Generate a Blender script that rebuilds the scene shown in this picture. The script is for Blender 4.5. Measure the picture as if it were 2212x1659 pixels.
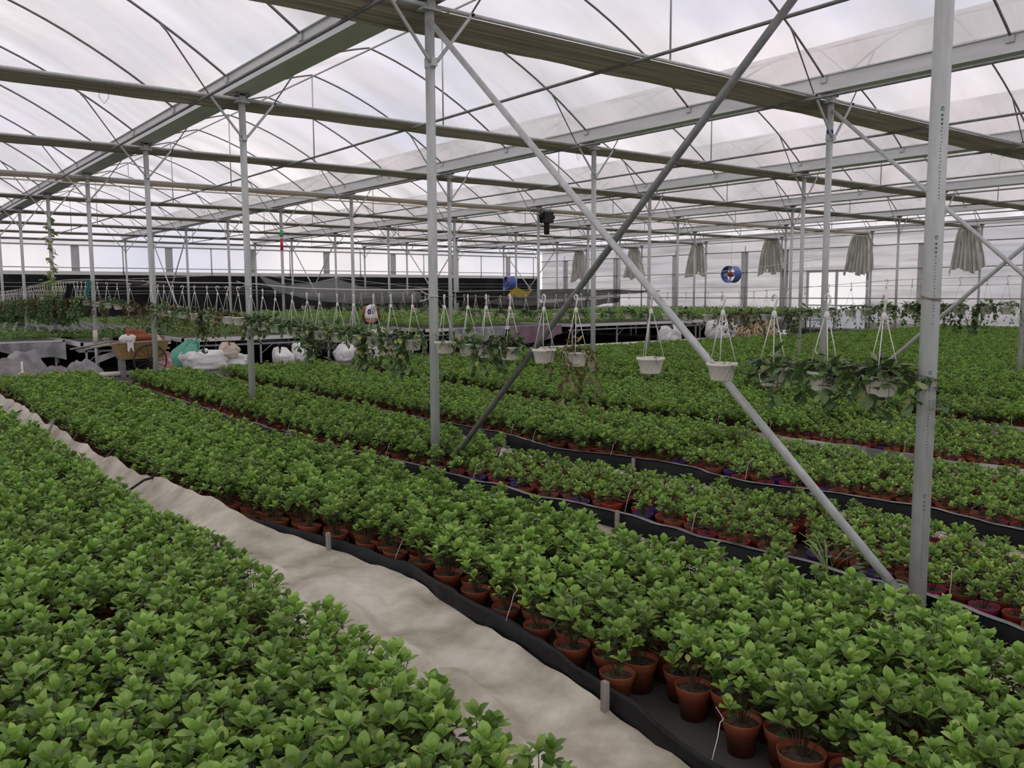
import bpy, math, random
from mathutils import Vector, Matrix, Euler, noise
R = math.radians
random.seed(7)
for o in list(bpy.data.objects): bpy.data.objects.remove(o)
SC = bpy.context.scene
COL = SC.collection

# ------------------------------------------------------------------ camera
F_PX, YAW, PITCH, ROLL, CAM_H = 1858.05, 0.655258, 0.105225, -0.004719, 1.665
fw = Vector((math.sin(YAW)*math.cos(PITCH), math.cos(YAW)*math.cos(PITCH), -math.sin(PITCH)))
rt0 = Vector((math.cos(YAW), -math.sin(YAW), 0)); up0 = rt0.cross(fw)
cr, sr = math.cos(ROLL), math.sin(ROLL)
rt = rt0*cr + up0*sr; up = up0*cr - rt0*sr
cam_d = bpy.data.cameras.new('camera'); cam = bpy.data.objects.new('camera', cam_d); COL.objects.link(cam)
cam_d.sensor_width = 36; cam_d.lens = F_PX/2212*36; cam_d.clip_end = 400; cam_d.clip_start = .05
m = Matrix((rt, up, -fw)).transposed().to_4x4(); m.translation = Vector((0, 0, CAM_H)); cam.matrix_world = m
SC.camera = cam
def depth(p): return (Vector(p)-Vector((0, 0, CAM_H))).dot(fw)
def pix(p):
    d = Vector(p)-Vector((0, 0, CAM_H)); z = d.dot(fw)
    if z < .05: return (-9999, -9999)
    return (1106+F_PX*d.dot(rt)/z, 829.5-F_PX*d.dot(up)/z)

# ------------------------------------------------------------------ world: bright overcast sky with soft clouds
W = bpy.data.worlds.new('world'); SC.world = W; W.use_nodes = True
nt = W.node_tree; nt.nodes.clear()
def N(t, kind, **kw):
    n = t.nodes.new(kind)
    for k, v in kw.items():
        if k in n.inputs.keys(): n.inputs[k].default_value = v
        else: setattr(n, k, v)
    return n
tc = N(nt, 'ShaderNodeTexCoord'); mp = N(nt, 'ShaderNodeMapping'); mp.inputs['Scale'].default_value = (1.6, 1.6, 3.2)
ns = N(nt, 'ShaderNodeTexNoise', Scale=1.7, Detail=5.0, Roughness=.55)
rp = N(nt, 'ShaderNodeValToRGB'); rp.color_ramp.elements[0].position = .36; rp.color_ramp.elements[0].color = (.62, .66, .82, 1)
rp.color_ramp.elements[1].position = .58; rp.color_ramp.elements[1].color = (1.0, .955, .94, 1)
bg = N(nt, 'ShaderNodeBackground', Strength=1.14); out = N(nt, 'ShaderNodeOutputWorld')
nt.links.new(tc.outputs['Generated'], mp.inputs[0]); nt.links.new(mp.outputs[0], ns.inputs['Vector'])
nt.links.new(ns.outputs['Fac'], rp.inputs[0]); nt.links.new(rp.outputs[0], bg.inputs[0]); nt.links.new(bg.outputs[0], out.inputs[0])
vs = SC.view_settings
vs.view_transform = 'Standard'; vs.look = 'None'; vs.gamma = 1; vs.use_curve_mapping = False
vs.exposure = 0.2
cy = SC.cycles
cy.max_bounces = 7; cy.diffuse_bounces = 4; cy.glossy_bounces = 2; cy.transmission_bounces = 5; cy.transparent_max_bounces = 14
cy.use_denoising = True

# ------------------------------------------------------------------ materials
MATS = {}
def mat(name, col, rough=.6, metal=0., spec=.4, var=None, scale=8., bump=0., bscale=60., trans=0., coord='Object', stretch=(1, 1, 1), island=None):
    if name in MATS: return MATS[name]
    mt = bpy.data.materials.new(name); mt.use_nodes = True; t = mt.node_tree; b = t.nodes['Principled BSDF']
    b.inputs['Roughness'].default_value = rough; b.inputs['Metallic'].default_value = metal
    b.inputs['Specular IOR Level'].default_value = spec
    c = (*col, 1); b.inputs['Base Color'].default_value = c
    src = None
    if var:
        co = N(t, 'ShaderNodeTexCoord'); mp_ = N(t, 'ShaderNodeMapping'); mp_.inputs['Scale'].default_value = stretch
        n1 = N(t, 'ShaderNodeTexNoise', Scale=scale, Detail=6.0, Roughness=.6)
        t.links.new(co.outputs[coord], mp_.inputs[0]); t.links.new(mp_.outputs[0], n1.inputs['Vector'])
        r1 = N(t, 'ShaderNodeValToRGB'); r1.color_ramp.elements[0].position = .35; r1.color_ramp.elements[1].position = .66
        r1.color_ramp.elements[0].color = c; r1.color_ramp.elements[1].color = (*var, 1)
        t.links.new(n1.outputs['Fac'], r1.inputs[0]); src = r1.outputs[0]
        t.links.new(src, b.inputs['Base Color'])
    if island:                                            # colour of each separate leaf
        g = N(t, 'ShaderNodeNewGeometry'); r1 = N(t, 'ShaderNodeValToRGB'); cr_ = r1.color_ramp
        while len(cr_.elements) < len(island): cr_.elements.new(.5)
        for e, (p, cc) in zip(cr_.elements, island): e.position = p; e.color = (*cc, 1)
        oi = N(t, 'ShaderNodeObjectInfo'); hs = N(t, 'ShaderNodeHueSaturation')
        mr = N(t, 'ShaderNodeMapRange'); mr.inputs['To Min'].default_value = .78; mr.inputs['To Max'].default_value = 1.22
        t.links.new(g.outputs['Random Per Island'], r1.inputs[0]); t.links.new(r1.outputs[0], hs.inputs['Color'])
        t.links.new(oi.outputs['Random'], mr.inputs[0]); t.links.new(mr.outputs[0], hs.inputs['Value'])
        src = hs.outputs[0]; t.links.new(src, b.inputs['Base Color'])
    if bump:
        co = N(t, 'ShaderNodeTexCoord'); n2 = N(t, 'ShaderNodeTexNoise', Scale=bscale, Detail=4.0)
        t.links.new(co.outputs[coord], n2.inputs['Vector']); bp = N(t, 'ShaderNodeBump', Strength=bump, Distance=.01)
        t.links.new(n2.outputs['Fac'], bp.inputs['Height']); t.links.new(bp.outputs[0], b.inputs['Normal'])
    if trans:
        tr = N(t, 'ShaderNodeBsdfTranslucent'); tr.inputs[0].default_value = (*[min(1, x*1.5) for x in col], 1)
        if src: t.links.new(src, tr.inputs[0])
        mx = N(t, 'ShaderNodeMixShader'); mx.inputs[0].default_value = trans
        t.links.new(b.outputs[0], mx.inputs[1]); t.links.new(tr.outputs[0], mx.inputs[2])
        t.links.new(mx.outputs[0], t.nodes['Material Output'].inputs[0])
    MATS[name] = mt; return mt
def film(name, col, clear, dcol=None, scale=.35, stretch=(1, 1, 1), cl2=None, dust=None):
    """translucent sheet plastic: part clear, part diffusing; dusty streaks change how clear it is"""
    mt = bpy.data.materials.new(name); mt.use_nodes = True; t = mt.node_tree; t.nodes.clear()
    tp = N(t, 'ShaderNodeBsdfTransparent'); tp.inputs[0].default_value = (.98, .955, .945, 1)
    tl = N(t, 'ShaderNodeBsdfTranslucent'); tl.inputs[0].default_value = (*col, 1)
    df = N(t, 'ShaderNodeBsdfDiffuse'); df.inputs[0].default_value = (*(dcol or col), 1)
    a = N(t, 'ShaderNodeMixShader'); a.inputs[0].default_value = .22
    b = N(t, 'ShaderNodeMixShader'); o = N(t, 'ShaderNodeOutputMaterial')
    co = N(t, 'ShaderNodeTexCoord'); mp_ = N(t, 'ShaderNodeMapping'); mp_.inputs['Scale'].default_value = stretch
    n1 = N(t, 'ShaderNodeTexNoise', Scale=scale, Detail=5.0, Roughness=.6); mr = N(t, 'ShaderNodeMapRange')
    mr.inputs['From Min'].default_value = .35; mr.inputs['From Max'].default_value = .65
    mr.inputs['To Min'].default_value = clear; mr.inputs['To Max'].default_value = clear if cl2 is None else cl2
    L = t.links.new
    L(co.outputs['Object'], mp_.inputs[0]); L(mp_.outputs[0], n1.inputs['Vector']); L(n1.outputs['Fac'], mr.inputs[0]); L(mr.outputs[0], b.inputs[0])
    L(tl.outputs[0], a.inputs[1]); L(df.outputs[0], a.inputs[2]); L(a.outputs[0], b.inputs[1]); L(tp.outputs[0], b.inputs[2]); L(b.outputs[0], o.inputs[0])
    if dust:                                   # dusty patches colour the sheet itself
        n3 = N(t, 'ShaderNodeTexNoise', Scale=scale*.9, Detail=3.0, Roughness=.5); n3.noise_dimensions = '4D'; n3.inputs['W'].default_value = 4.7
        r3 = N(t, 'ShaderNodeValToRGB'); r3.color_ramp.elements[0].position = .36; r3.color_ramp.elements[1].position = .64
        r3.color_ramp.elements[0].color = (*dust, 1); r3.color_ramp.elements[1].color = (*col, 1)
        L(mp_.outputs[0], n3.inputs['Vector']); L(n3.outputs['Fac'], r3.inputs[0]); L(r3.outputs[0], tl.inputs[0])
    MATS[name] = mt; return mt

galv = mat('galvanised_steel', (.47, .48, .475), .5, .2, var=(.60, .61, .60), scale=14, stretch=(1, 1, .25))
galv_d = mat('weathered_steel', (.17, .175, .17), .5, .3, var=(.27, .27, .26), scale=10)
gutter_m = mat('gutter_steel', (.62, .63, .64), .45, .12, var=(.76, .77, .78), scale=3, stretch=(3, .3, 3))
screen_m = mat('shade_screen_cloth', (.30, .275, .245), .9, var=(.66, .60, .53), scale=3.0, stretch=(.22, 9, 14), trans=.38)  # lengthwise striping in the colour stands in for light and shade between pleats
cream_m = mat('cream_screen_cloth', (.58, .50, .42), .9, var=(.84, .76, .67), scale=3, stretch=(.3, 8, 11), trans=.4)
curtain_m = mat('curtain_cloth', (.40, .385, .34), .9, var=(.90, .885, .84), scale=3, stretch=(5, 5, .35), trans=.25)  # pale and dark streaks paint lit and shaded folds into the cloth
roof_m = film('roof_film', (.95, .875, .86), .10, scale=.8, stretch=(.3, 1, .3), cl2=.55, dust=(.66, .655, .64))
wallr_m = film('side_wall_film', (.78, .74, .735), .02, scale=.9, stretch=(1, .2, 3.2), cl2=.26, dust=(.52, .51, .50))
wallf_m = film('end_wall_film', (.90, .90, .97), .45, cl2=.6)
door_m = film('door_film', (.88, .93, .97), .5, cl2=.62)
net_m = film('grey_shade_net', (.40, .40, .41), .3, (.44, .44, .45), cl2=.45)
netb_m = film('black_shade_net', (.03, .03, .03), .08, (.035, .035, .037), cl2=.14)
black_m = mat('black_net', (.012, .012, .013), .9, spec=.1, var=(.028, .028, .03), scale=1.2)
lip_m = mat('black_film', (.006, .006, .007), .45, spec=.2, var=(.014, .014, .015), scale=5, bump=.6, bscale=11)
pale_m = mat('dusty_plastic', (.36, .31, .225), .42, spec=.45, var=(.72, .67, .56), scale=3.2, bump=.9, bscale=6)
wood_m = mat('raw_wood', (.24, .22, .19), .8, var=(.36, .33, .29), scale=20, stretch=(1, 1, .2))
string_m = mat('white_string', (.72, .70, .68), .7)
wire_m = mat('rusty_wire', (.22, .19, .16), .6)
pot_m = mat('brown_pot_plastic', (.30, .078, .036), .5, var=(.37, .105, .052), scale=9)
potr_m = mat('red_pot_plastic', (.42, .045, .03), .45); potp_m = mat('purple_pot_plastic', (.10, .045, .26), .45)
poto_m = mat('magenta_pot_plastic', (.36, .03, .09), .45)
soil_m = mat('potting_soil', (.035, .024, .016), .95, var=(.16, .12, .08), scale=55, bump=.8, bscale=90)
stem_m = mat('brown_stem', (.09, .06, .035), .8)
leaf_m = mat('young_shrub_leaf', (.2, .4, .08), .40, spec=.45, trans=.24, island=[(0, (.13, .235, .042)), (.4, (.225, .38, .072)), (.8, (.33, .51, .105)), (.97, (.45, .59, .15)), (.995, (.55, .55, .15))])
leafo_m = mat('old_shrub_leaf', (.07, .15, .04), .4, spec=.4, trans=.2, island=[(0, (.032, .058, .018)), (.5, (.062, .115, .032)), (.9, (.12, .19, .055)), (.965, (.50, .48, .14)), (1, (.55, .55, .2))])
leaf2_m = mat('basket_leaf', (.08, .16, .05), .42, spec=.5, trans=.25, island=[(0, (.05, .10, .035)), (.5, (.11, .195, .065)), (.85, (.18, .28, .10)), (.97, (.34, .38, .13))])
leaf3_m = mat('withered_leaf', (.2, .16, .06), .7, trans=.2, island=[(0, (.10, .07, .035)), (.4, (.17, .15, .06)), (.7, (.13, .16, .05)), (.95, (.33, .24, .11))])
leaf4_m = mat('seedling_leaf', (.16, .3, .07), .5, trans=.3, island=[(0, (.09, .19, .03)), (.5, (.16, .29, .06)), (.9, (.27, .38, .11))])
leaf5_m = mat('vine_leaf', (.3, .42, .1), .5, trans=.35, island=[(0, (.20, .34, .06)), (.6, (.36, .47, .14)), (.95, (.50, .52, .22))])
basket_m = mat('white_basket_plastic', (.82, .78, .72), .55, var=(.70, .64, .56), scale=7)
white_m = mat('white_plastic', (.74, .73, .71), .5); 
sack_m = mat('white_woven_sack', (.86, .86, .86), .7, var=(.72, .71, .70), scale=4, bump=.3, bscale=25)
pink_m = mat('beige_sack', (.58, .46, .38), .8, var=(.66, .56, .47), scale=5, bump=.3)
green_m = mat('green_sack', (.10, .36, .25), .7, var=(.16, .45, .33), scale=5, bump=.3)
burlap_m = mat('straw_sack', (.46, .34, .20), .9, var=(.60, .47, .30), scale=12, bump=.5)
card_m = mat('cardboard', (.50, .40, .27), .85)
tarp_m = mat('grey_tarp', (.15, .135, .125), .7, var=(.30, .28, .265), scale=3, bump=.3, bscale=12)
tarp2_m = mat('silver_tarp', (.17, .17, .18), .5, var=(.40, .39, .40), scale=3, bump=.2, bscale=10)
purple_m = mat('purple_sheet', (.20, .11, .15), .6, var=(.27, .17, .22), scale=3)
cart_m = mat('cart_wood', (.24, .155, .06), .75, var=(.33, .22, .09), scale=5)
dark_m = mat('dark_metal', (.045, .038, .032), .6, .3)
blackp_m = mat('black_motor_paint', (.012, .012, .013), .5)
blue_m = mat('blue_fan_paint', (.05, .09, .40), .45, var=(.11, .17, .55), scale=6)
red_m = mat('red_motor_paint', (.30, .06, .04), .5)
rail_m = mat('bench_rail', (.62, .61, .59), .5); 
skin_m = mat('skin', (.42, .19, .10), .55); jersey_m = mat('white_jersey', (.78, .77, .80), .8); navy_m = mat('navy_cloth', (.015, .02, .05), .85); hair_m = mat('black_hair', (.012, .010, .009), .6)
ink_m = mat('grey_ink', (.10, .14, .16), .8)
lime_m = mat('lime_plastic', (.42, .62, .06), .5); salmon_m = mat('salmon_plastic', (.62, .36, .28), .6)
yellow_m = mat('yellow_sheet', (.45, .33, .05), .7, var=(.30, .24, .04), scale=8)
teal_m = mat('teal_cloth', (.05, .26, .22), .8); coat_m = mat('black_cloth', (.016, .017, .02), .9)
floor_m = bpy.data.materials.new('floor_ground'); floor_m.use_nodes = True
t = floor_m.node_tree; b = t.nodes['Principled BSDF']; b.inputs['Roughness'].default_value = .75
co = N(t, 'ShaderNodeTexCoord'); n1 = N(t, 'ShaderNodeTexNoise', Scale=1.3, Detail=8.0); r1 = N(t, 'ShaderNodeValToRGB')
r1.color_ramp.elements[0].color = (.035, .033, .03, 1); r1.color_ramp.elements[1].color = (.10, .092, .08, 1)
t.links.new(co.outputs['Object'], n1.inputs['Vector']); t.links.new(n1.outputs['Fac'], r1.inputs[0]); t.links.new(r1.outputs[0], b.inputs['Base Color'])

# ------------------------------------------------------------------ mesh helpers
class MB:
    def __init__(s): s.v = []; s.f = []; s.mi = []
    def add(s, vs, fs, mi=0):
        k = len(s.v); s.v += [tuple(p) for p in vs]; s.f += [tuple(i+k for i in f) for f in fs]; s.mi += [mi]*len(fs); return s
    def bx(s, x0, x1, y0, y1, z0, z1, mi=0):
        return s.add([(x0, y0, z0), (x1, y0, z0), (x1, y1, z0), (x0, y1, z0), (x0, y0, z1), (x1, y0, z1), (x1, y1, z1), (x0, y1, z1)],
                     [(0, 3, 2, 1), (4, 5, 6, 7), (0, 1, 5, 4), (1, 2, 6, 5), (2, 3, 7, 6), (3, 0, 4, 7)], mi)
    def tube(s, pts, r, n=8, mi=0, cap=True):
        pts = [Vector(p) for p in pts]; k = len(pts); rs = r if isinstance(r, (list, tuple)) else [r]*k
        vs = []; fs = []; a = None
        for i, p in enumerate(pts):
            d = (pts[min(i+1, k-1)]-pts[max(i-1, 0)]).normalized()
            if a is None:
                a = d.orthogonal().normalized()
            else:
                a = (a-d*a.dot(d));  a = a.normalized() if a.length > 1e-6 else d.orthogonal().normalized()
            b_ = d.cross(a)
            for j in range(n):
                t_ = 2*math.pi*j/n; vs.append(p+(a*math.cos(t_)+b_*math.sin(t_))*rs[i])
        for i in range(k-1):
            for j in range(n):
                j2 = (j+1) % n; fs.append((i*n+j, i*n+j2, (i+1)*n+j2, (i+1)*n+j))
        if cap and n > 2: fs += [tuple(range(n))[::-1], tuple(range((k-1)*n, k*n))]
        return s.add(vs, fs, mi)
    def lathe(s, prof, n=20, c=(0, 0, 0), mi=0, close=False, axis=None):
        vs = []; fs = []; q = axis.to_track_quat('Z', 'Y') if axis else None
        for r_, z in prof:
            for j in range(n):
                p = Vector((r_*math.cos(2*math.pi*j/n), r_*math.sin(2*math.pi*j/n), z))
                if q: p = q @ p
                vs.append(p+Vector(c))
        k = len(prof)
        for i in range(k-1):
            for j in range(n): fs.append((i*n+j, i*n+(j+1) % n, (i+1)*n+(j+1) % n, (i+1)*n+j))
        if close: fs += [tuple(range(n))[::-1], tuple(range((k-1)*n, k*n))]
        return s.add(vs, fs, mi)
    def grid(s, fn, nu, nv, mi=0):
        vs = [fn(i/nu, j/nv) for j in range(nv+1) for i in range(nu+1)]
        fs = [(j*(nu+1)+i, j*(nu+1)+i+1, (j+1)*(nu+1)+i+1, (j+1)*(nu+1)+i) for j in range(nv) for i in range(nu)]
        return s.add(vs, fs, mi)
    def leaf(s, p, d, nrm, L, Wd, fold=.16, droop=.18, mi=0):
        p = Vector(p); d = Vector(d).normalized(); sd = d.cross(Vector(nrm))
        if sd.length < 1e-4: sd = d.orthogonal()
        sd.normalize(); n_ = sd.cross(d)
        def at(t_, w): return p+d*(L*t_)+sd*(w*Wd*.5)+n_*(abs(w)*Wd*fold-droop*L*t_*t_)
        vs = [at(0, 0), at(.28, 0), at(.58, 0), at(.84, 0), at(1, 0), at(.26, -.66), at(.56, -.98), at(.82, -.66), at(.26, .66), at(.56, .98), at(.82, .66)]
        return s.add(vs, [(0, 8, 1), (0, 1, 5), (1, 8, 9, 2), (5, 1, 2, 6), (2, 9, 10, 3), (6, 2, 3, 7), (3, 10, 4), (7, 3, 4)], mi)
    def mesh(s, name, mats, smooth=True):
        me = bpy.data.meshes.new(name); me.from_pydata(s.v, [], s.f)
        for mm in (mats if isinstance(mats, (list, tuple)) else [mats]): me.materials.append(mm)
        if any(s.mi): me.polygons.foreach_set('material_index', s.mi)
        if smooth: me.polygons.foreach_set('use_smooth', [True]*len(me.polygons))
        me.update(); return me
    def build(s, name, mats, parent=None, smooth=True, loc=None):
        return obj(name, s.mesh(name, mats, smooth), parent, loc)
def obj(name, me, parent=None, loc=None):
    o = bpy.data.objects.new(name, me); COL.objects.link(o)
    if parent: o.parent = parent
    if loc: o.location = loc
    return o
def tag(o, label=None, cat=None, group=None, kind=None):
    if label: o['label'] = label
    if cat: o['category'] = cat
    if group: o['group'] = group
    if kind: o['kind'] = kind
    return o
def thing(name, loc, label, cat, group=None, rz=0):
    o = bpy.data.objects.new(name, None); COL.objects.link(o); o.location = loc; o.rotation_euler = (0, 0, rz); o.empty_display_size = .1
    return tag(o, label, cat, group)
def dup(src, loc=None, rz=None, label=None, group=None, parent=None):
    c = src.copy(); COL.objects.link(c)
    if parent: c.parent = parent
    if loc is not None: c.location = loc
    if rz is not None: c.rotation_euler = (0, 0, rz)
    if label: c['label'] = label
    if group: c['group'] = group
    for ch in list(src.children): dup(ch, parent=c)
    return c
def sag(a, b, drop, n=12):
    a, b = Vector(a), Vector(b); return [a.lerp(b, i/n)-Vector((0, 0, drop*4*(i/n)*(1-i/n))) for i in range(n+1)]
def lerp_tab(tab, x):
    if x <= tab[0][0]: return tab[0][1]
    for (a, va), (b_, vb) in zip(tab, tab[1:]):
        if x <= b_: return va+(vb-va)*(x-a)/(b_-a)
    return tab[-1][1]

# ------------------------------------------------------------------ greenhouse grid
XA, Y2, SP, BAY = 4.177, 6.589, 6.141, 4.5
def XR(k): return XA+SP*k
def YN(n): return Y2+BAY*(n-2)
YF, YB = YN(10), YN(-1)          # end wall, and how far the house runs on behind the viewer
XW = XR(5)
ZB = 4.15                        # cross beam height
def bow_z(t): return 4.27+2.32*t-.81*t*t      # t 0 at gutter .. 1 at ridge
# ------------------------------------------------------------------ setting: ground, roof film, walls
tag(MB().bx(-30, 75, -25, 90, -.2, 0).build('floor', floor_m, smooth=False), kind='structure')
for k in range(-2, 5):
    x0 = XR(k)
    def fn(u, v, x0=x0):
        uu = .031+.938*u; t_ = uu*2; tt = t_ if t_ <= 1 else 2-t_
        y = YB+(YF-YB)*v
        return (x0+SP*uu, y, bow_z(tt)+.03+.012*math.sin(y*2.8)*math.sin(math.pi*tt))
    tag(MB().grid(fn, 20, 96).build('ceiling', roof_m), kind='structure')
# end wall: film above, pale sill band, black net below, boards, rails
wf = bpy.data.objects.new('wall_far', None); COL.objects.link(wf); wf.location = (0, YF+.28, 0); tag(wf, kind='structure')
g = MB()
g.add([(XW, 0, 2.62), (XW+.33, 0, 2.62), (XW+.33, 0, 4.36), (XW, 0, 4.36)], [(0, 1, 2, 3)])
for k in range(-1, 5):
    prof = [(XR(k)+SP*i/16, 0, bow_z(min(i, 16-i)/8)) for i in range(17)]
    for i in range(16):
        a, b_ = prof[i], prof[i+1]; g.add([(a[0], 0, 2.62), (b_[0], 0, 2.62), b_, a], [(0, 1, 2, 3)])
g.build('film', wallf_m, wf, smooth=False)
MB().bx(XR(-1), XW+.3, -.05, .0, 2.58, 2.74).build('sill_band', mat('pale_band', (.78, .76, .74), .6), wf, smooth=False)
MB().grid(lambda u, v: (XR(-1)+(XW+.3-XR(-1))*u, -.06+.03*math.sin(u*160)+.02*math.sin(u*47), 2.58*v), 260, 1).build('black_net', black_m, wf)
for x in [0.1+4.07*i for i in range(9)]:
    MB().bx(x-.17, x+.17, -.04, -.01, 2.62, 3.88).build('board', galv, wf, smooth=False)
for i in range(9):
    x = 2.1+4.07*i; MB().tube([(x, -.06, 2.6), (x, -.06, 3.9)], .03, 6).build('stud', galv, wf)
for z, r_ in ((3.9, .035), (2.9, .022)): MB().tube([(XR(-1), -.1, z), (XW, -.1, z)], r_, 6).build('rail', galv, wf)
for z in (2.22, 2.05, 1.85, 1.72): MB().tube([(XR(-1), -.14, z), (XW, -.14, z)], .008, 4).build('net_wire', string_m, wf)
# side wall: streaky film with studs, boards and rails
wr = bpy.data.objects.new('wall_right', None); COL.objects.link(wr); wr.location = (XW+.32, 0, 0); tag(wr, kind='structure')
D0, D1 = 20.4, 23.35
def strip(y0, y1, z0, z1):
    n = max(2, int((y1-y0)*1.2)); return MB().grid(lambda u, v: (.012*math.sin(v*37+u*9), y0+(y1-y0)*u, z0+(z1-z0)*v), n, 12)
strip(YB, D0, 0, 4.3).build('film', wallr_m, wr); strip(D1, YF, 0, 4.3).build('film', wallr_m, wr); strip(D0, D1, 2.6, 4.3).build('film', wallr_m, wr)
MB().bx(-.06, .02, YB, D0, 0, .32).build('base_board', mat('pale_board', (.46, .42, .38), .7), wr, smooth=False)
MB().bx(-.06, .02, D1, YF, 0, .32).build('base_board', MATS['pale_board'], wr, smooth=False)
for y in (18.0, 24.6, 26.9, 31.4, 35.9, 13.5, 11.2, 40.3): MB().bx(-.05, -.02, y-.2, y+.2, .3, 3.62).build('board', galv, wr, smooth=False)
for y in [YN(n)+2.25 for n in range(0, 10)]: MB().tube([(-.08, y, 0), (-.08, y, 3.9)], .028, 6).build('stud', galv, wr)
for z, r_ in ((3.62, .022), (2.62, .018), (1.9, .008)): MB().tube([(-.1, YB, z), (-.1, YF, z)], r_, 6).build('rail', galv_d, wr)
dr = bpy.data.objects.new('door_1', None); COL.objects.link(dr); dr.location = (XW+.30, 0, 0); tag(dr, 'double sliding door with pale clear film panes in the side wall', kind='structure')
ym = (D0+D1)/2
for y in (D0, ym, D1): MB().bx(-.04, .04, y-.05, y+.05, 0, 2.62).build('door_stile', galv, dr, smooth=False)
for z in (.03, 1.05, 2.57): MB().bx(-.03, .03, D0, D1, z-.03, z+.03).build('door_rail', galv, dr, smooth=False)
for a, b_ in ((D0, ym), (ym, D1)):
    for z0, z1 in ((.06, 1.02), (1.08, 2.54)):
        MB().grid(lambda u, v: (0, a+.05+(b_-a-.1)*u, z0+(z1-z0)*v), 4, 4).build('pane', door_m, dr)

# ------------------------------------------------------------------ posts
def gap_pipe(a, b_, r, n=8): return MB().tube([a, b_], r, n)
def make_post():
    t = thing('support_post', (0, 0, 0), 'galvanised round steel roof post with short V-shaped braces under its beam', 'post', 'galvanised roof posts')
    MB().tube([(0, 0, 0), (0, 0, ZB-.03)], .0425, 16).build('pipe', galv, t)
    for s in (-1, 1):
        b_ = MB().tube([(s*.03, -.05, 3.66), (s*.06, -.05, 3.70), (s*.39, -.045, 4.1), (s*.43, -.045, 4.15)], [.012, .016, .016, .012], 8).build('brace', galv, t)
        MB().lathe([(.0, -.012), (.014, -.012), (.014, .012), (0, .012)], 8, (s*.42, -.062, 4.135), axis=Vector((0, 1, 0))).build('bolt', dark_m, b_)
    MB().lathe([(.046, 3.62), (.05, 3.63), (.05, 3.70), (.046, 3.71)], 16).build('clamp', galv, t)
    MB().bx(-.03, .03, -.075, -.04, 3.63, 3.70).build('clamp_plate', galv, t, smooth=False)
    c = MB(); c.bx(-.09, .09, -.06, .06, ZB-.05, ZB-.03); c.bx(-.035, .035, -.05, .05, ZB-.05, ZB+.09); c.build('head_plate', galv, t, smooth=False)
    return t
POST = {}
proto = make_post()
for r_ in range(6):
    for n in range(1, 11):
        if r_ == 5 and n < 4: continue
        p = (XR(r_), YN(n), 0)
        if (r_, n) != (0, 1) and not -60 < pix((p[0], p[1], 2.))[0] < 2280: continue
        if (r_, n) == (0, 1): proto.location = p; POST[r_, n] = proto
        else: POST[r_, n] = dup(proto, p)
        if r_ == 5:
            for ch in [c for c in POST[r_, n].children if c.name.startswith('brace') and c.data.vertices[-1].co.x > .2]:
                for g_ in list(ch.children): bpy.data.objects.remove(g_)
                bpy.data.objects.remove(ch)
        POST[r_, n]['label'] = 'galvanised round roof post with V-shaped braces, ' + ('against the black-netted end wall' if n == 10 else ['in the row of the lettered post', 'in the row of the blue-marked post', 'in the row of the black motor', 'one row behind the black motor', 'in the last row before the side wall', 'at the side wall beside a bunched curtain'][r_])
def relabel(k, s): 
    POST[k]['label'] = s
    if 'group' in POST[k].keys(): del POST[k]['group']
relabel((0, 1), 'thick galvanised post with faded vertical lettering and a wire wound round it')
relabel((0, 2), 'galvanised post between the crossed brace pipes and the hanging baskets')
relabel((0, 5), 'galvanised post with a pale wooden stake taped to its foot')
relabel((0, 6), 'galvanised post with a pale green vine climbing it')
relabel((1, 2), 'galvanised post with a blue tape mark standing behind leafy hanging baskets')
relabel((1, 6), 'galvanised post marked with green and red tape near its top')
# faded lettering down the first post (illegible from here: rows of small printed strokes)
g = MB(); rnd = random.Random(5)
def ink(z, w, h, a0=-2.38):
    a = a0; r_ = .0432
    vs = []
    for da, dz in ((-w/2, -h/2), (w/2, -h/2), (w/2, h/2), (-w/2, h/2)):
        t_ = a+da/r_; vs.append((r_*math.cos(t_), r_*math.sin(t_), z+dz))
    g.add(vs, [(0, 1, 2, 3)])
for z0 in (2.52, 1.92, 1.27, .66):
    for dx, dz, w, h in ((-.004, 0, .004, .018), (.004, .004, .004, .012), (0, .008, .012, .003), (.003, -.008, .012, .003)): ink(z0+dz, w, h, -2.38+dx/.043)
    z = z0-.030
    for i in range(3): ink(z, .009, .011); z -= .020
    for i in range(22):
        for j in range(2): ink(z+rnd.uniform(-.003, .003), rnd.uniform(.003, .007), rnd.uniform(.002, .004), -2.38+rnd.uniform(-.06, .06))
        z -= .0155
g.build('lettering', ink_m, POST[0, 1], smooth=False)
MB().tube([(.0445*math.cos(t_*.4), .0445*math.sin(t_*.4), 1.628+.012*math.sin(t_*.4)+.004*t_/16) for t_ in range(34)], .0028, 5).build('wire_wrap', wire_m, POST[0, 1])
for k, z in (((0, 2), 1.63), ((0, 3), 1.78), ((0, 4), 1.86)):
    w = MB(); w.tube([(.0455*math.cos(t_*.5), .0455*math.sin(t_*.5), z+.004*t_/8) for t_ in range(27)], .004, 5)
    w.tube([(-.04, -.02, z), (-.10, -.06, z+.03), (-.19, -.1, z+.055)], .0045, 5); w.tube([(-.04, -.02, z), (-.12, -.06, z-.02), (-.2, -.1, z-.03)], .0045, 5)
    w.build('cord_tie', string_m, POST[k])
def band(k, z0, z1, m_, nm='tape'): MB().lathe([(.0425, z0), (.0445, z0), (.0445, z1), (.0425, z1)], 16).build(nm, m_, POST[k])
band((1, 2), 3.70, 3.76, mat('blue_tape', (.02, .03, .22), .5)); band((1, 6), 3.35, 3.55, mat('green_tape', (.10, .42, .16), .6)); band((1, 6), 2.95, 3.3, mat('red_tape', (.55, .05, .08), .6))
band((0, 5), .52, .62, blackp_m)
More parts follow.
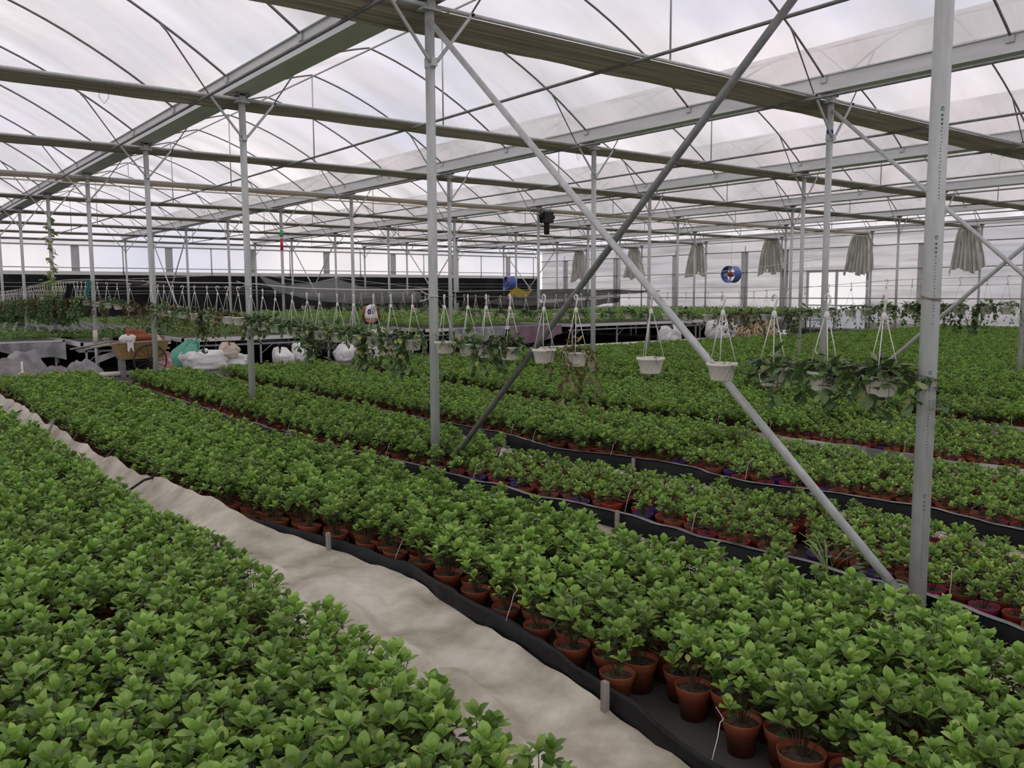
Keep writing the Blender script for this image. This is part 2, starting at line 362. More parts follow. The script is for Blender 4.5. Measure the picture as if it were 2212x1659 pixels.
# stake taped to post A5
st = MB(); st.tube([(-.02, -.06, -.0), (-.03, -.065, .9)], .022, 6); st.bx(-.07, .02, -.1, -.07, .62, .92)
st.build('stake', mat('pale_stake', (.66, .60, .52), .8), POST[0, 5])

# ------------------------------------------------------------------ gutters, pipes, beams
for k in range(-1, 6):
    g = MB(); w0, w1, z0, z1 = .17, .175, 4.225, 4.415
    prof = [(-w1-.03, z1), (-w1, z1), (-w0, z0), (w0, z0), (w1, z1), (w1+.03, z1), (w1+.03, z1+.012), (w1-.012, z1+.012), (w0-.012, z0+.012), (-w0+.012, z0+.012), (-w1+.012, z1+.012), (-w1-.03, z1+.012)]
    nP = len(prof); ys = [YB, YF]
    vs = [(a, y, z) for y in ys for a, z in prof]
    g.add(vs, [(i, (i+1) % nP, nP+(i+1) % nP, nP+i) for i in range(nP)])
    where = ['beside the first film span', 'over the lettered post and crossed braces', 'over the post with the blue tape mark', 'over the post carrying the black motor', 'in front of the hanging blue fan', 'over the row before the side wall', 'along the top of the side wall'][k+1]
    o = thing('rain_gutter', (XR(k), 0, 0), 'long grey steel rain gutter '+where, 'gutter', 'roof gutters')
    g.build('trough', gutter_m, o, smooth=False)
    if k == 5: MB().bx(.21, .31, YB, YF, 4.395, 4.41).build('flashing', galv, o, smooth=False)
    for n in range(1, 11):
        y = YN(n)
        if not -200 < pix((XR(k), y, 4.3))[0] < 2400: continue
        c = MB(); c.bx(-.10, .10, y-.05, y+.05, 4.185, 4.219); c.tube([(-.03, y, 4.13), (-.03, y, 4.2)], .012, 6); c.tube([(.03, y, 4.13), (.03, y, 4.2)], .012, 6)
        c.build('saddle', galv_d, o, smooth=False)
    for i in range(19):
        y = YN(1)+i*2.25
        if not -100 < pix((XR(k), y, 4.3))[0] < 2300: continue
        for s in (-1, 1): MB().bx(s*.175-.022, s*.175+.022, y-.045, y+.045, 4.33, 4.41).build('bow_clip', galv, o, smooth=False)
o = None
for i in range(11):
    x = XA-.52+SP/2*i
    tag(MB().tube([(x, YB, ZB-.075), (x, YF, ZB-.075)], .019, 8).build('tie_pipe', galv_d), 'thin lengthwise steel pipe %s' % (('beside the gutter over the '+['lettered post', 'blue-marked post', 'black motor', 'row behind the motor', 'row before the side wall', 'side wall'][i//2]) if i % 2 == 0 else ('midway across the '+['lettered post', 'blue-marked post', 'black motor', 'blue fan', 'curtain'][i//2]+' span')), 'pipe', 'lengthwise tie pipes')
for k in range(-1, 5):
    tag(MB().tube([(XR(k)+SP/2, YB, bow_z(1)-.03), (XR(k)+SP/2, YF, bow_z(1)-.03)], .016, 8).build('ridge_pipe', galv), 'thin steel ridge pipe under the film peak, '+['in the span before the lettered post', 'in the span of the lettered post', 'past the blue-marked post', 'past the black motor', 'over the blue fan', 'in the span along the side wall'][k+1], 'pipe', 'ridge pipes')
BEAM_TXT = {1: 'above the lettered post', 2: 'above the blue-marked post', 3: 'two beams before the cream one', 4: 'next before the cream one', 5: 'with the cream screen and motor', 6: 'next behind the cream one', 7: 'two beams behind the cream one', 8: 'three beams behind the cream one', 9: 'above the far crossed braces', 10: 'at the black-netted end wall'}
for n in range(1, 11):
    y = YN(n)
    tag(MB().tube([(XR(-2), y, ZB), (XW, y, ZB)], .021, 8).build('cross_beam', galv), 'straight steel cross beam pipe spanning all post rows', 'beam', 'cross beams')['label'] = 'straight steel cross beam pipe %s' % BEAM_TXT[n]
# folded shade screens, one along each beam
for n in range(1, 11):
    y = YN(n); cream = n == 5; wd = .64 if n <= 2 else .44 if n == 3 else .48; rnd = random.Random(n)
    ph = [rnd.uniform(0, 6.28) for _ in range(6)]
    def fn(u, v):
        x = XR(-2)+.3+(XW-.5-XR(-2))*u
        # cross section: a flat hanging roll of pleats, v runs round it
        a = 2*math.pi*v; s_ = .05*math.sin(x*1.02+ph[0])+.03*math.sin(x*2.9+ph[1])
        c_ = math.cos(a); k_ = .5+.5*c_; pleat = .011*math.sin(9*a+.25*math.sin(x*.9+ph[2]))
        yy = y+.03+wd*k_*(1+1.2*s_); zz = ZB-.020-.018*k_+math.sin(a)*(.024+pleat)+s_*.16*k_+.006*math.sin(x*4.3+ph[3])*k_
        return (x, yy, zz)
    o = thing('folded_shade_screen', (XA, y, ZB), 'cream folded shade screen along the beam that carries the black motor' if cream else 'grey-green folded shade screen on the beam '+BEAM_TXT[n], 'shade screen', None if cream else 'folded shade screens')
    me = MB().grid(fn, 130, 36).build('cloth', cream_m if cream else screen_m, o); me.matrix_parent_inverse = Matrix.Translation((-XA, -y, -ZB))
    for dy in ((.04, .24, .42) if not cream else (.0, .2, .42)):
        w = MB().tube([(XR(-2), y+dy, ZB-.035), (XW, y+dy, ZB-.035)], .003 if not cream else .006, 4).build('guide_wire', string_m if cream else wire_m, o); w.matrix_parent_inverse = Matrix.Translation((-XA, -y, -ZB))
    if cream:
        w = MB().tube([(XR(-2), y-.06, ZB-.16), (XW, y-.06, ZB-.16)], .016, 6).build('drive_pipe', mat('cream_pipe', (.60, .56, .50), .5), o); w.matrix_parent_inverse = Matrix.Translation((-XA, -y, -ZB))
    for i in range(7):                           # loose loops of cord below the screen
        x = rnd.uniform(XA-2, XW-2); a = rnd.uniform(.03, .06)
        w = MB().tube([(x-a, y+.2, ZB-.06), (x-a*.9, y+.2, ZB-.16), (x, y+.2, ZB-.22), (x+a*.9, y+.2, ZB-.15), (x+a, y+.2, ZB-.06)], .003, 4).build('cord_loop', wire_m, o); w.matrix_parent_inverse = Matrix.Translation((-XA, -y, -ZB))
# roof bows
def bow_path(): return [(SP*i/24, 0, bow_z(min(i, 24-i)/12)) for i in range(25)]
bp = bow_path(); bp[0] = (.18, 0, 4.40); bp[24] = (SP-.18, 0, 4.40)
bA = thing('roof_bow', (0, 0, 0), 'arched roof bow pipe over a cross beam with slanting struts', 'roof bow', 'strutted roof bows')
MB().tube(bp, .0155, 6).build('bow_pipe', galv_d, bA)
for s in (0, 1):
    f_ = (lambda x: x) if s == 0 else (lambda x: SP-x)
    MB().tube([(f_(.43), -.03, 4.16), (f_(.90), -.02, 4.83), (f_(.97), -.02, 4.90)], [.008, .012, .012], 6).build('strut', galv_d, bA)
MB().tube([(SP/2, 0, ZB+.01), (SP/2, 0, bow_z(1)-.03)], .0125, 6).build('hanger_rod', galv, bA)
bB = tag(MB().tube(bp, .0155, 6).build('plain_roof_bow', galv_d), 'plain arched roof bow pipe midway between two cross beams', 'roof bow', 'plain roof bows')
firstA = firstB = True
for k in range(-1, 5):
    for i in range(19):
        y = YN(1)+2.25*i; p = (XR(k), y, 0)
        ps = [pix((XR(k)+dx, y, z)) for dx, z in ((0, 4.3), (SP/2, 5.7), (SP, 4.3))]
        if max(q[0] for q in ps) < -50 or min(q[0] for q in ps) > 2260 or max(q[1] for q in ps) < -50: continue
        if i % 2 == 0:
            if firstA: bA.location = p; firstA = False
            else: dup(bA, p)
        elif firstB: bB.location = p; firstB = False
        else: dup(bB, p)

# crossed brace pipes
def brace(a, b_, label, grp=None):
    tag(MB().tube([a, b_], .0245, 12).build('brace_pipe', galv), label, 'brace', grp)
brace((XA-.035, YN(2)-.06, 4.0), (XA-.035, 2.14, .12), 'long pale brace pipe sloping from the beam down to the foot of the lettered post')
tag(MB().tube([(XA+.035, YN(2)-.05, .02), (XA+.035, 2.17, 3.95)], .0245, 12).build('brace_pipe', galv_d), 'long dark brace pipe rising from the foot of the middle post across the pale one', 'brace')
for r_ in (1,):
    brace((XR(r_)-.035, YN(2)-.05, 4.0), (XR(r_)-.035, YN(1)+.1, .1), 'pale brace pipe sloping away from the post with the blue tape mark')
    brace((XR(r_)+.035, YN(2)-.1, .05), (XR(r_)+.035, YN(1)+.1, 3.95), 'dark brace pipe rising from the foot of the blue-marked post')
for r_ in (1, 2, 3, 4):
    brace((XR(r_)-.035, YN(9)-.06, 3.9), (XR(r_)-.035, YN(8)+.08, .1), 'slim crossed brace pipe between two posts near the black-netted end wall', 'far crossed braces')
    brace((XR(r_)+.035, YN(8)+.06, 3.9), (XR(r_)+.035, YN(9)-.08, .1), 'slim crossed brace pipe between two posts near the black-netted end wall', 'far crossed braces')

# curtain bundles hanging at the side wall, under the beam ends
for n in range(4, 10):
    y0 = YN(n)-.30; rnd = random.Random(40+n); ph = [rnd.uniform(0, 6.28) for _ in range(5)]; zb = rnd.uniform(2.45, 2.75)
    def fn(u, v):
        w = .72+.72*v**.7; yc = y0+.72; yy = yc+(u-.5)*w+.05*v*math.sin(7*u+ph[0])
        pl = (.05+.10*v)*math.sin(u*48+ph[1]+1.6*math.sin(3*v+ph[2])+2*math.sin(u*7+ph[0]))+.04*math.sin(u*17+ph[3])*v
        zz = 4.10+(zb-4.10)*v+.10*v*math.sin(u*9+ph[4])+.04*v*math.sin(u*31)-.10*v*(abs(u-.5)*2)**3*(1 if u > .5 else -.2)
        return (pl, yy, zz)
    o = tag(MB().grid(fn, 90, 12).build('hanging_curtain', curtain_m), ['bunched pleated curtain nearest the doorway side, above the long vine baskets', 'bunched pleated curtain hanging over the double door', 'bunched pleated curtain between the blue fan and the door', 'bunched pleated curtain beside the hanging blue fan', 'bunched pleated curtain second from the house corner', 'small bunched curtain in the corner of the house'][n-4], 'curtain', 'bunched curtains on the side wall')
    o.location = (XW-.2, 0, 0)
# ------------------------------------------------------------------ planting beds on the ground
BED_END = 16.3
EDGE = [
 [(.3, 1.98), (1.67, 2.13), (2.0, 2.21), (2.9, 2.32), (4.06, 2.42), (4.86, 2.32), (5.4, 2.17), (5.8, 2.02), (6.6, 1.92), (7.4, 1.82), (8.8, 1.74), (17, 1.74)],
 [(.3, 3.9), (1.5, 4.12), (2.07, 4.27), (2.9, 4.27), (3.33, 4.17), (4.2, 4.22), (5.0, 4.07), (6.3, 3.98), (8.1, 3.79), (10, 3.74), (12.6, 3.76), (17, 3.82)],
 [(.3, 5.8), (2.3, 5.86), (3, 5.98), (3.6, 5.88), (4.1, 5.72), (4.9, 5.8), (6.4, 5.5), (8.25, 5.6), (9.6, 5.52), (11.6, 5.44), (13.7, 5.36), (17, 5.5)],
 [(.3, 7.9), (3, 7.95), (5.4, 7.82), (6.5, 7.7), (8.8, 7.55), (11.6, 7.85), (17, 8.15)],
 [(.3, 10.3), (17, 10.38)], [(.3, 12.05), (8.6, 11.9), (12, 11.7), (17, 11.5)], [(.3, 14.15), (17, 14.0)], [(.3, 16.3), (17, 16.35)],
 [(.3, 18.9), (17, 19.0)], [(.3, 21.6), (17, 21.7)], [(.3, 24.3), (17, 24.3)], [(.3, 26.9), (17, 26.9)], [(.3, 29.5), (17, 29.5)], [(.3, 32.3), (17, 32.3)]]
EDGE_TXT = ['beside the pale plastic path', 'at the foot of the lettered post', 'in front of the red and purple pots', 'fourth bed from the pale plastic path', 'at the foot of the blue-marked post',
            'just past the blue-marked post', 'seventh bed from the pale plastic path', 'eighth bed from the pale plastic path']
def hyp(a, b): return noise.noise(Vector((a, b, 3.3)))
for i, tab in enumerate(EDGE[:8]):
    y0, y1 = (.7, BED_END+.2) if i < 2 else (1.2 if i < 4 else 3.0, BED_END+.2)
    ny = int((y1-y0)/.07)
    prof = [(-.035, 0), (-.02, .08), (-.008, .15), (.004, .168), (.018, .155), (.026, .08), (.03, 0)]
    def fn(u, v):
        y = y0+(y1-y0)*u; j = v*6; a = prof[min(5, int(j))]; b_ = prof[min(6, int(j)+1)]; f_ = j-int(j) if j < 6 else 1
        dx = a[0]+(b_[0]-a[0])*f_; z = a[1]+(b_[1]-a[1])*f_
        w = z/.168
        return (lerp_tab(tab, y)+dx+w*(.045*hyp(y*1.3, i)+.030*hyp(y*5, i+9)+.012*hyp(y*13, v*3+i)), y, z*(1+.16*hyp(y*.9, i+4)+.08*hyp(y*4, i+7))*(.92 if i == 0 else .82 if i < 3 else .80))
    o = thing('bed_edging', (tab[0][1], y0, 0), 'low upright %s film bed edging, %s' % ('black' if i < 3 else 'dusty grey', EDGE_TXT[i]), 'bed edging', 'plant bed edgings')
    e = MB().grid(fn, ny, 6).build('film', lip_m if i < 3 else mat('dusty_film', (.10, .098, .09), .5, var=(.50, .47, .43), scale=2.2, stretch=(1, .4, 2)), o); e.matrix_parent_inverse = Matrix.Translation((-tab[0][1], -y0, 0))
    rnd = random.Random(60+i); ys = {0: [2.28, 4.84, 8.0], 1: [4.22, 8.9, 11.4], 2: [5.5, 7.3, 12.0], 3: [4.5, 9.0]}.get(i, [6, 10])
    for y in ys:
        x = lerp_tab(tab, y)
        s_ = MB().bx(x-.062, x-.040, y-.013, y+.013, 0, .19 if i == 0 else .15).build('stake', wood_m, o, smooth=False); s_.matrix_parent_inverse = Matrix.Translation((-tab[0][1], -y0, 0))
    if i in (1, 2):
        def ft(u, v):
            y = y0+.4+(y1-y0-.4)*u; b_ = fn(u*(y1-y0-.4)/(y1-y0)+.4/(y1-y0), .5); return (b_[0]-.022+.05*v, y, b_[2]+.006-.014*abs(v-.4))
        e = MB().grid(ft, ny, 3).build('top_fold', mat('sheen_film', (.06, .06, .062), .35, spec=.6, var=(.26, .255, .25), scale=4, stretch=(3, .5, 3)), o); e.matrix_parent_inverse = Matrix.Translation((-tab[0][1], -y0, 0))  # grey streaks in the colour stand for sheen along the black film's top
    for q in range(9 if i < 4 else 4):
        y = y0+.6+(rnd.random()+q)*(12 if i < 4 else 11)/9; x = lerp_tab(tab, y); zl = .92 if i == 0 else .82 if i < 3 else .8
        s_ = MB().tube([(x-.012, y, .165*zl), (x-.004, y, .19*zl), (x+.02, y+.005, .215), (x+.05, y+.02, .235+rnd.uniform(0, .03)), (x+.08, y+.03, .24+rnd.uniform(0, .04)), (x+.11, y+.05+rnd.uniform(-.06, .06), .22+rnd.uniform(0, .09))], .0014, 4).build('tie_string', string_m, o); s_.matrix_parent_inverse = Matrix.Translation((-tab[0][1], -y0, 0))
    # pale plastic over the walkway in front of the edging
    if i == 0:
        def fp(u, v):
            y = .5+(BED_END+.2-.5)*u; x1 = lerp_tab(tab, y)-.035; x0 = 1.28; t_ = v
            up_ = max(0, min(1, (y-4.9)/1.2)); x = x0+(x1-x0)*t_
            z = .016+.08*max(0, hyp(x*2.4, y*1.3))+.075*abs(hyp(x*4.2+y, y*2.6-x))+.07*abs(hyp(x*2.1+4-y*.6, y*2.2))+.02*hyp(x*13, y*9)
            k_ = max(0, (t_-.55)/.45); z = max(.004, z*(1-k_*.5))+(.28+.72*up_)*.18*k_**1.5*(1+.25*hyp(y*1.7, 2))+.035*math.exp(-((t_-.60-.1*hyp(y*.7, 5))/.05)**2)
            return (x+up_*.03*k_, y, z)
        tag(MB().grid(fp, 330, 26).build('path_cover', pale_m), 'wrinkled pale plastic sheet laid along the path between two plant beds', 'plastic sheet')
    else:
        wd = .36 if i < 4 else .24
        def fp(u, v):
            y = y0+(y1-y0)*u; x = lerp_tab(tab, y)-.04-wd*(1-v)
            return (x, y, max(.004, .014+.02*hyp(x*6, y*3)+.03*max(0, hyp(x*2+i, y*1.4))))
        tag(MB().grid(fp, 110, 5).build('walkway_sheet', pale_m), 'narrow pale walkway sheet %s' % EDGE_TXT[i], 'plastic sheet', 'walkway sheets')
# two hoses lying over the path sheet, and a short stake
for y, w in ((7.0, .30), (12.6, .22)):
    tag(MB().tube([(1.48, y-.1, .05), (1.62, y-.02, .16), (1.76, y+.05, .215), (1.9, y+.16, .21), (2.0, y+.2, .14)], .011, 6).build('black_hose', blackp_m), 'short black hose bent over the raised edge of the path sheet', 'hose', 'hoses over the path sheet')
tag(MB().tube([(1.58, 10.4, .06), (1.72, 10.55, .30)], .016, 6).build('short_stake', galv_d), 'short grey stake leaning on the raised edge of the path sheet', 'stake')

# ------------------------------------------------------------------ potted shrubs
def pot_mb(g, mi=0, s=1.0):
    return g.lathe([(.0, .004), (.050*s, .004), (.052*s, .0), (.066*s, .098), (.071*s, .100), (.0775*s, .133), (.0785*s, .137), (.0755*s, .137), (.071*s, .118), (.066*s, .112)], 18, mi=mi)
def soil_mb(g, mi=0): return g.lathe([(.068, .117), (.05, .121), (.025, .117), (0, .124)], 14, mi=mi)
def shrub(seed, spread=.090, h0=.195, h1=.345, tips=10, ls=1.22):
    rnd = random.Random(seed); lv = MB(); sm = MB()
    pts = []
    for i in range(tips):
        a = i*2.399+rnd.uniform(-.3, .3); r_ = spread*math.sqrt((i+.5)/tips)*rnd.uniform(.85, 1.12)
        z = h1-(h1-h0)*(r_/spread)**2*.8+rnd.uniform(-.022, .018); pts.append(Vector((r_*math.cos(a), r_*math.sin(a), z)))
    for p in pts:
        b_ = Vector((p.x*.12, p.y*.12, .118)); mid = Vector((p.x*.6, p.y*.6, .118+(p.z-.118)*.55))
        sm.tube([b_, mid, p], [.0032, .0024, .0014], 3, cap=False)
        ax = (p-mid).normalized()*.6+Vector((0, 0, 1)); ax += Vector((rnd.uniform(-.25, .25), rnd.uniform(-.25, .25), 0)); ax.normalize()
        q = ax.to_track_quat('Z', 'Y'); a0 = rnd.uniform(0, 6.28); sc = ls*rnd.uniform(.78, 1.25)
        for j in range(7):                            # upright rosette at the tip
            el = R([78, 70, 60, 54, 42, 34, 26][j]+rnd.uniform(-8, 8)); az = a0+j*2.3
            d = q @ Vector((math.cos(az)*math.cos(el), math.sin(az)*math.cos(el), math.sin(el)))
            n_ = q @ Vector((-math.cos(az)*math.sin(el), -math.sin(az)*math.sin(el), math.cos(el)))
            L = sc*[.026, .030, .041, .043, .046, .044, .042][j]*rnd.uniform(.9, 1.12)
            lv.leaf(p-ax*(.0035*j), d, n_, L, L*rnd.uniform(.60, .74), .17, .10+.08*rnd.random())
        for j in range(4):                            # older leaves lower on the twig
            el = R(rnd.uniform(-12, 26)); az = rnd.uniform(0, 6.28); s_ = p.lerp(mid, rnd.uniform(.35, 1.0))
            d = Vector((math.cos(az)*math.cos(el), math.sin(az)*math.cos(el), math.sin(el))); n_ = Vector((-math.cos(az)*math.sin(el), -math.sin(az)*math.sin(el), math.cos(el)))
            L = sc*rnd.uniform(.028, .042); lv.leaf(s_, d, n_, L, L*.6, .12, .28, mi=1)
    return lv, sm
FULL = [shrub(100+i) for i in range(6)]
SMALL = [shrub(200+i, spread=.066, h0=.18, h1=.262, tips=7, ls=1.05) for i in range(4)]
POT_ME = {c: pot_mb(MB()).mesh('pot', m_) for c, m_ in (('brown', pot_m), ('red', potr_m), ('purple', potp_m), ('magenta', poto_m))}
SOIL_ME = soil_mb(MB()).mesh('soil', soil_m)
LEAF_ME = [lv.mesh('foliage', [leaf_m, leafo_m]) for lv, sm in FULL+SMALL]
STEM_ME = [sm.mesh('stems', stem_m) for lv, sm in FULL+SMALL]

GAP = [[(1.8, .5), (2.3, .55), (2.8, .74), (5.2, .72), (6, .6), (17, .55)], [(2, .5), (4.2, .55), (4.8, .72), (8.5, .70), (9.5, .55), (17, .55)], [(2, .5), (5, .6), (17, .56)]]
def bed_points():
    pts = []; rnd = random.Random(11)
    def right(i, y): return lerp_tab([(0, 1.60), (3, 1.57), (5, 1.53), (7, 1.44), (17, 1.40)], y) if i == -1 else (lerp_tab(EDGE[i+1], y)-(lerp_tab(GAP[i], y) if i < 3 else .44) if i+1 < len(EDGE) else 34.2)
    for i in range(-1, len(EDGE)):
        stp = .162 if i < 3 else .168; row = 0; y = .85
        if i >= 2: y = 1.5
        while y < BED_END:
            row += 1; x0 = -.6 if i == -1 else lerp_tab(EDGE[i], y)+.125; x1 = right(i, y)
            if i == 0 and y < 2.3: x0 += .17
            x = x0+(stp/2 if row % 2 else 0); xa = x
            while x < x1:
                p = (x+rnd.uniform(-.013, .013), y+rnd.uniform(-.013, .013), 0); x += stp
                if rnd.random() < (.055 if i < 1 else .06): continue
                u, v = pix((p[0], p[1], .25))
                if not (-170 < u < 2390 and v < 1900): continue
                if any(math.hypot(p[0]-XR(r_), p[1]-YN(n)) < .14 for r_ in range(5) for n in range(1, 5)): continue
                mixed = (i in (1, 2) and p[1] < 6.2-.9*(i-1)) or (i == 3 and p[1] < 5.4)
                pts.append((p, i, mixed, rnd.random(), rnd.random(), rnd.random(), x-stp <= xa+.01, x >= x1))
            y += stp*.88
    return pts
PTS = bed_points()
def vis(p):
    u, v = pix((p[0], p[1], .24)); return -25 < u < 2237 and v < 1690
near = sorted([q for q in PTS if vis(q[0])], key=lambda q: depth(q[0]))[:300]; near_ids = {id(q) for q in near}
BED_TXT = {-1: 'leafy green shrub packed inside the open bed next to the pale path sheet',
           0: 'leafy green shrub in a reddish-brown pot between the pale path and the lettered post',
           1: 'small green shrub in a %s pot beyond the lettered post and its black edging',
           2: 'small green shrub in a %s pot two edgings beyond the lettered post'}
def pick(q):
    p, i, mixed, r1, r2, r3 = q[:6]
    k = 6+int(r1*4) if mixed else int(r1*6)
    pc = 'brown'
    if mixed: pc = 'red' if r3 < .24 else 'purple' if r3 < .34 else 'magenta' if r3 < .42 else 'brown'
    sc = (.92+.16*r2) if i < 1 else (.86+.14*r2)
    return k, pc, sc
for q in near:
    p, i, mixed, r1, r2, r3 = q[:6]; k, pc, sc = pick(q)
    lab = BED_TXT[min(i, 2)]
    if i == 0 and q[6]: lab = 'leafy shrub with its reddish-brown pot in full view behind the black edging'
    if i == -1 and q[7]: lab = 'leafy green shrub at the rim of the open bed overhanging the pale path'
    if i == 0 and q[7]: lab = 'leafy green shrub at the back of the bed before the lettered post'
    lab = lab % {'brown': 'reddish-brown', 'red': 'red', 'purple': 'purple', 'magenta': 'magenta'}[pc] if '%s' in lab else lab
    t = thing('potted_shrub', p, lab, 'potted plant', 'potted shrubs in the ground beds', r2*6.28); t.scale = (sc,)*3
    obj('pot', POT_ME[pc], t); obj('soil', SOIL_ME, t); obj('stems', STEM_ME[k], t); obj('foliage', LEAF_ME[k], t)
# the thousands behind them: one object, instanced over its own points
def scatter(name, pts, sources, label, cat):
    """pts: (x,y,z), variant, rz, scale ; sources: meshes"""
    me = bpy.data.meshes.new(name); me.from_pydata([p[0] for p in pts], [], [])
    for nm, ty in (('variant', 'INT'), ('size', 'FLOAT')): me.attributes.new(nm, ty, 'POINT')
    me.attributes.new('turn', 'FLOAT_VECTOR', 'POINT')
    me.attributes['variant'].data.foreach_set('value', [p[1] for p in pts]); me.attributes['size'].data.foreach_set('value', [p[3] for p in pts])
    me.attributes['turn'].data.foreach_set('vector', [c for p in pts for c in (.10*math.sin(p[2]*7), .10*math.cos(p[2]*5), p[2])])
    o = obj(name, me); tag(o, label, cat, kind='stuff')
    ng = bpy.data.node_groups.new(name+'_scatter', 'GeometryNodeTree'); ng.interface.new_socket('Geometry', in_out='INPUT', socket_type='NodeSocketGeometry'); ng.interface.new_socket('Geometry', in_out='OUTPUT', socket_type='NodeSocketGeometry')
    gi = ng.nodes.new('NodeGroupInput'); go = ng.nodes.new('NodeGroupOutput'); jn = ng.nodes.new('GeometryNodeJoinGeometry'); L = ng.links.new
    def attr(nm, ty): a = ng.nodes.new('GeometryNodeInputNamedAttribute'); a.data_type = ty; a.inputs['Name'].default_value = nm; return a.outputs['Attribute']
    av, as_, at_ = attr('variant', 'INT'), attr('size', 'FLOAT'), attr('turn', 'FLOAT_VECTOR')
    for i, ms in enumerate(sources):
        so = bpy.data.objects.new(name+'_source', ms)
        oi = ng.nodes.new('GeometryNodeObjectInfo'); oi.inputs['Object'].default_value = so; oi.inputs['As Instance'].default_value = False
        cp = ng.nodes.new('FunctionNodeCompare'); cp.data_type = 'INT'; cp.operation = 'EQUAL'
        ci = [s for s in cp.inputs if s.type == 'INT']; L(av, ci[0]); ci[1].default_value = i
        ip = ng.nodes.new('GeometryNodeInstanceOnPoints'); L(gi.outputs[0], ip.inputs['Points']); L(cp.outputs[0], ip.inputs['Selection'])
        L(oi.outputs['Geometry'], ip.inputs['Instance']); L(at_, ip.inputs['Rotation']); L(as_, ip.inputs['Scale']); L(ip.outputs[0], jn.inputs[0])
    L(jn.outputs[0], go.inputs[0]); md = o.modifiers.new('scatter', 'NODES'); md.node_group = ng
    return o
srcs = []; key = {}
for k in range(10):
    lv, sm = (FULL+SMALL)[k]
    for pc in (('brown',) if k < 6 else ('brown', 'red', 'purple', 'magenta')):
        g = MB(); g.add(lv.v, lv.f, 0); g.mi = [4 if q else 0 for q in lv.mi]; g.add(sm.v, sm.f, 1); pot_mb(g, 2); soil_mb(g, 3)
        key[k, pc] = len(srcs); srcs.append(g.mesh('shrub_in_pot', [leaf_m, stem_m, {'brown': pot_m, 'red': potr_m, 'purple': potp_m, 'magenta': poto_m}[pc], soil_m, leafo_m]))
rest = []
for q in PTS:
    if id(q) in near_ids: continue
    k, pc, sc = pick(q); rest.append((q[0], key[k, pc], q[4]*6.28, sc))
scatter('potted_shrub_field', rest, srcs, 'dense rows of leafy green potted shrubs filling the beds further back', 'potted plants')
print('plants', len(PTS), 'rest', len(rest))
# weeds by the lettered post
g = MB(); rnd = random.Random(3)
for i in range(26):
    a = rnd.uniform(0, 6.28); r_ = rnd.uniform(0, .2); p = Vector((r_*math.cos(a), r_*math.sin(a)*1.3, .16+rnd.uniform(0, .14)))
    g.tube([(p.x*.2, p.y*.2, 0), (p.x*.7, p.y*.7, p.z*.75), p], .0016, 3)
    L = rnd.uniform(.055, .085); g.leaf(p, (math.cos(a), math.sin(a), rnd.uniform(-.2, .2)), (0, 0, 1), L, L*.85, .06, .2)
tag(g.build('broadleaf_weed', mat('dull_leaf', (.07, .14, .06), .6, trans=.2)), 'broad-leaved dull green weed at the foot of the pale brace', 'weed').location = (3.9, 2.32, 0)
g = MB()
for i in range(14):
    a = rnd.uniform(0, 6.28); h = rnd.uniform(.25, .45); d = rnd.uniform(.08, .22)
    pts = [Vector((d*math.cos(a)*s*s, d*math.sin(a)*s*s, h*(s-.25*s*s*s))) for s in (0, .3, .6, .85, 1)]
    for p, q in zip(pts, pts[1:]):
        sd = Vector((-math.sin(a), math.cos(a), 0))*.0045; g.add([p-sd, p+sd, q+sd*.7, q-sd*.7], [(0, 1, 2, 3)])
tag(g.build('grass_weed', leaf5_m), 'tuft of long thin grass growing at the black edging', 'grass').location = (4.22, 2.62, 0)
# ------------------------------------------------------------------ hanging baskets
ZA = [(1, 1.64), (8, 1.65), (9.6, 1.68), (11.3, 1.76), (13.9, 1.80), (17.4, 1.88), (21, 1.96), (23.6, 1.98), (28, 1.89), (34.3, 1.77), (42, 1.7)]
ZR = [(3, 1.90), (6.5, 1.84), (7.5, 1.78), (9, 1.68), (12, 1.66), (16, 1.60), (20, 1.68), (30, 1.66)]
def wire_obj(x, tab, y0, y1, m_, r_, label, dz=0, name='support_wire'):
    n = 60; tag(MB().tube([(x, y0+(y1-y0)*i/n, lerp_tab(tab, y0+(y1-y0)*i/n)+dz) for i in range(n+1)], r_, 5).build(name, m_), label, 'wire')
wire_obj(XA-.045, ZA, .5, 42, wire_m, .0028, 'taut brown wire between the posts carrying the near hanging baskets', -.012)
wire_obj(XA+.05, [(y, z+.055) for y, z in ZA], YN(2), 30, string_m, .006, 'slack white cord strung along the posts above the basket hooks', 0, 'white_cord')
wire_obj(12.0, ZR, 1, 34, wire_m, .003, 'thin wire carrying the second row of hanging baskets', -.012)
tag(MB().tube(sag((10.3, YN(2), 2.1), (16.4, YN(5), 1.95), .1), .005, 4).build('white_cord', string_m), 'thin white cord drooping between two far post rows', 'cord')
def hanger_me():
    g = MB()                                # hook over the wire, short shaft and three wires to the rim
    g.tube([(.020*math.cos(t_), 0, -.014+.020*math.sin(t_)) for t_ in [R(a) for a in range(-40, 200, 20)]]+[(-.018, 0, -.03), (-.006, 0, -.055), (0, 0, -.085)], .0062, 6)
    g.lathe([(.004, -.12), (.016, -.115), (.012, -.09), (.005, -.08)], 8)
    for j in range(3):
        a = 2*math.pi*j/3+.4; g.tube([(.012*math.cos(a), .012*math.sin(a), -.11), (.088*math.cos(a), .088*math.sin(a), -.405)], .0028, 4)
    return g.mesh('hanger', mat('hanger_plastic', (.80, .77, .72), .5))
HANG = hanger_me()
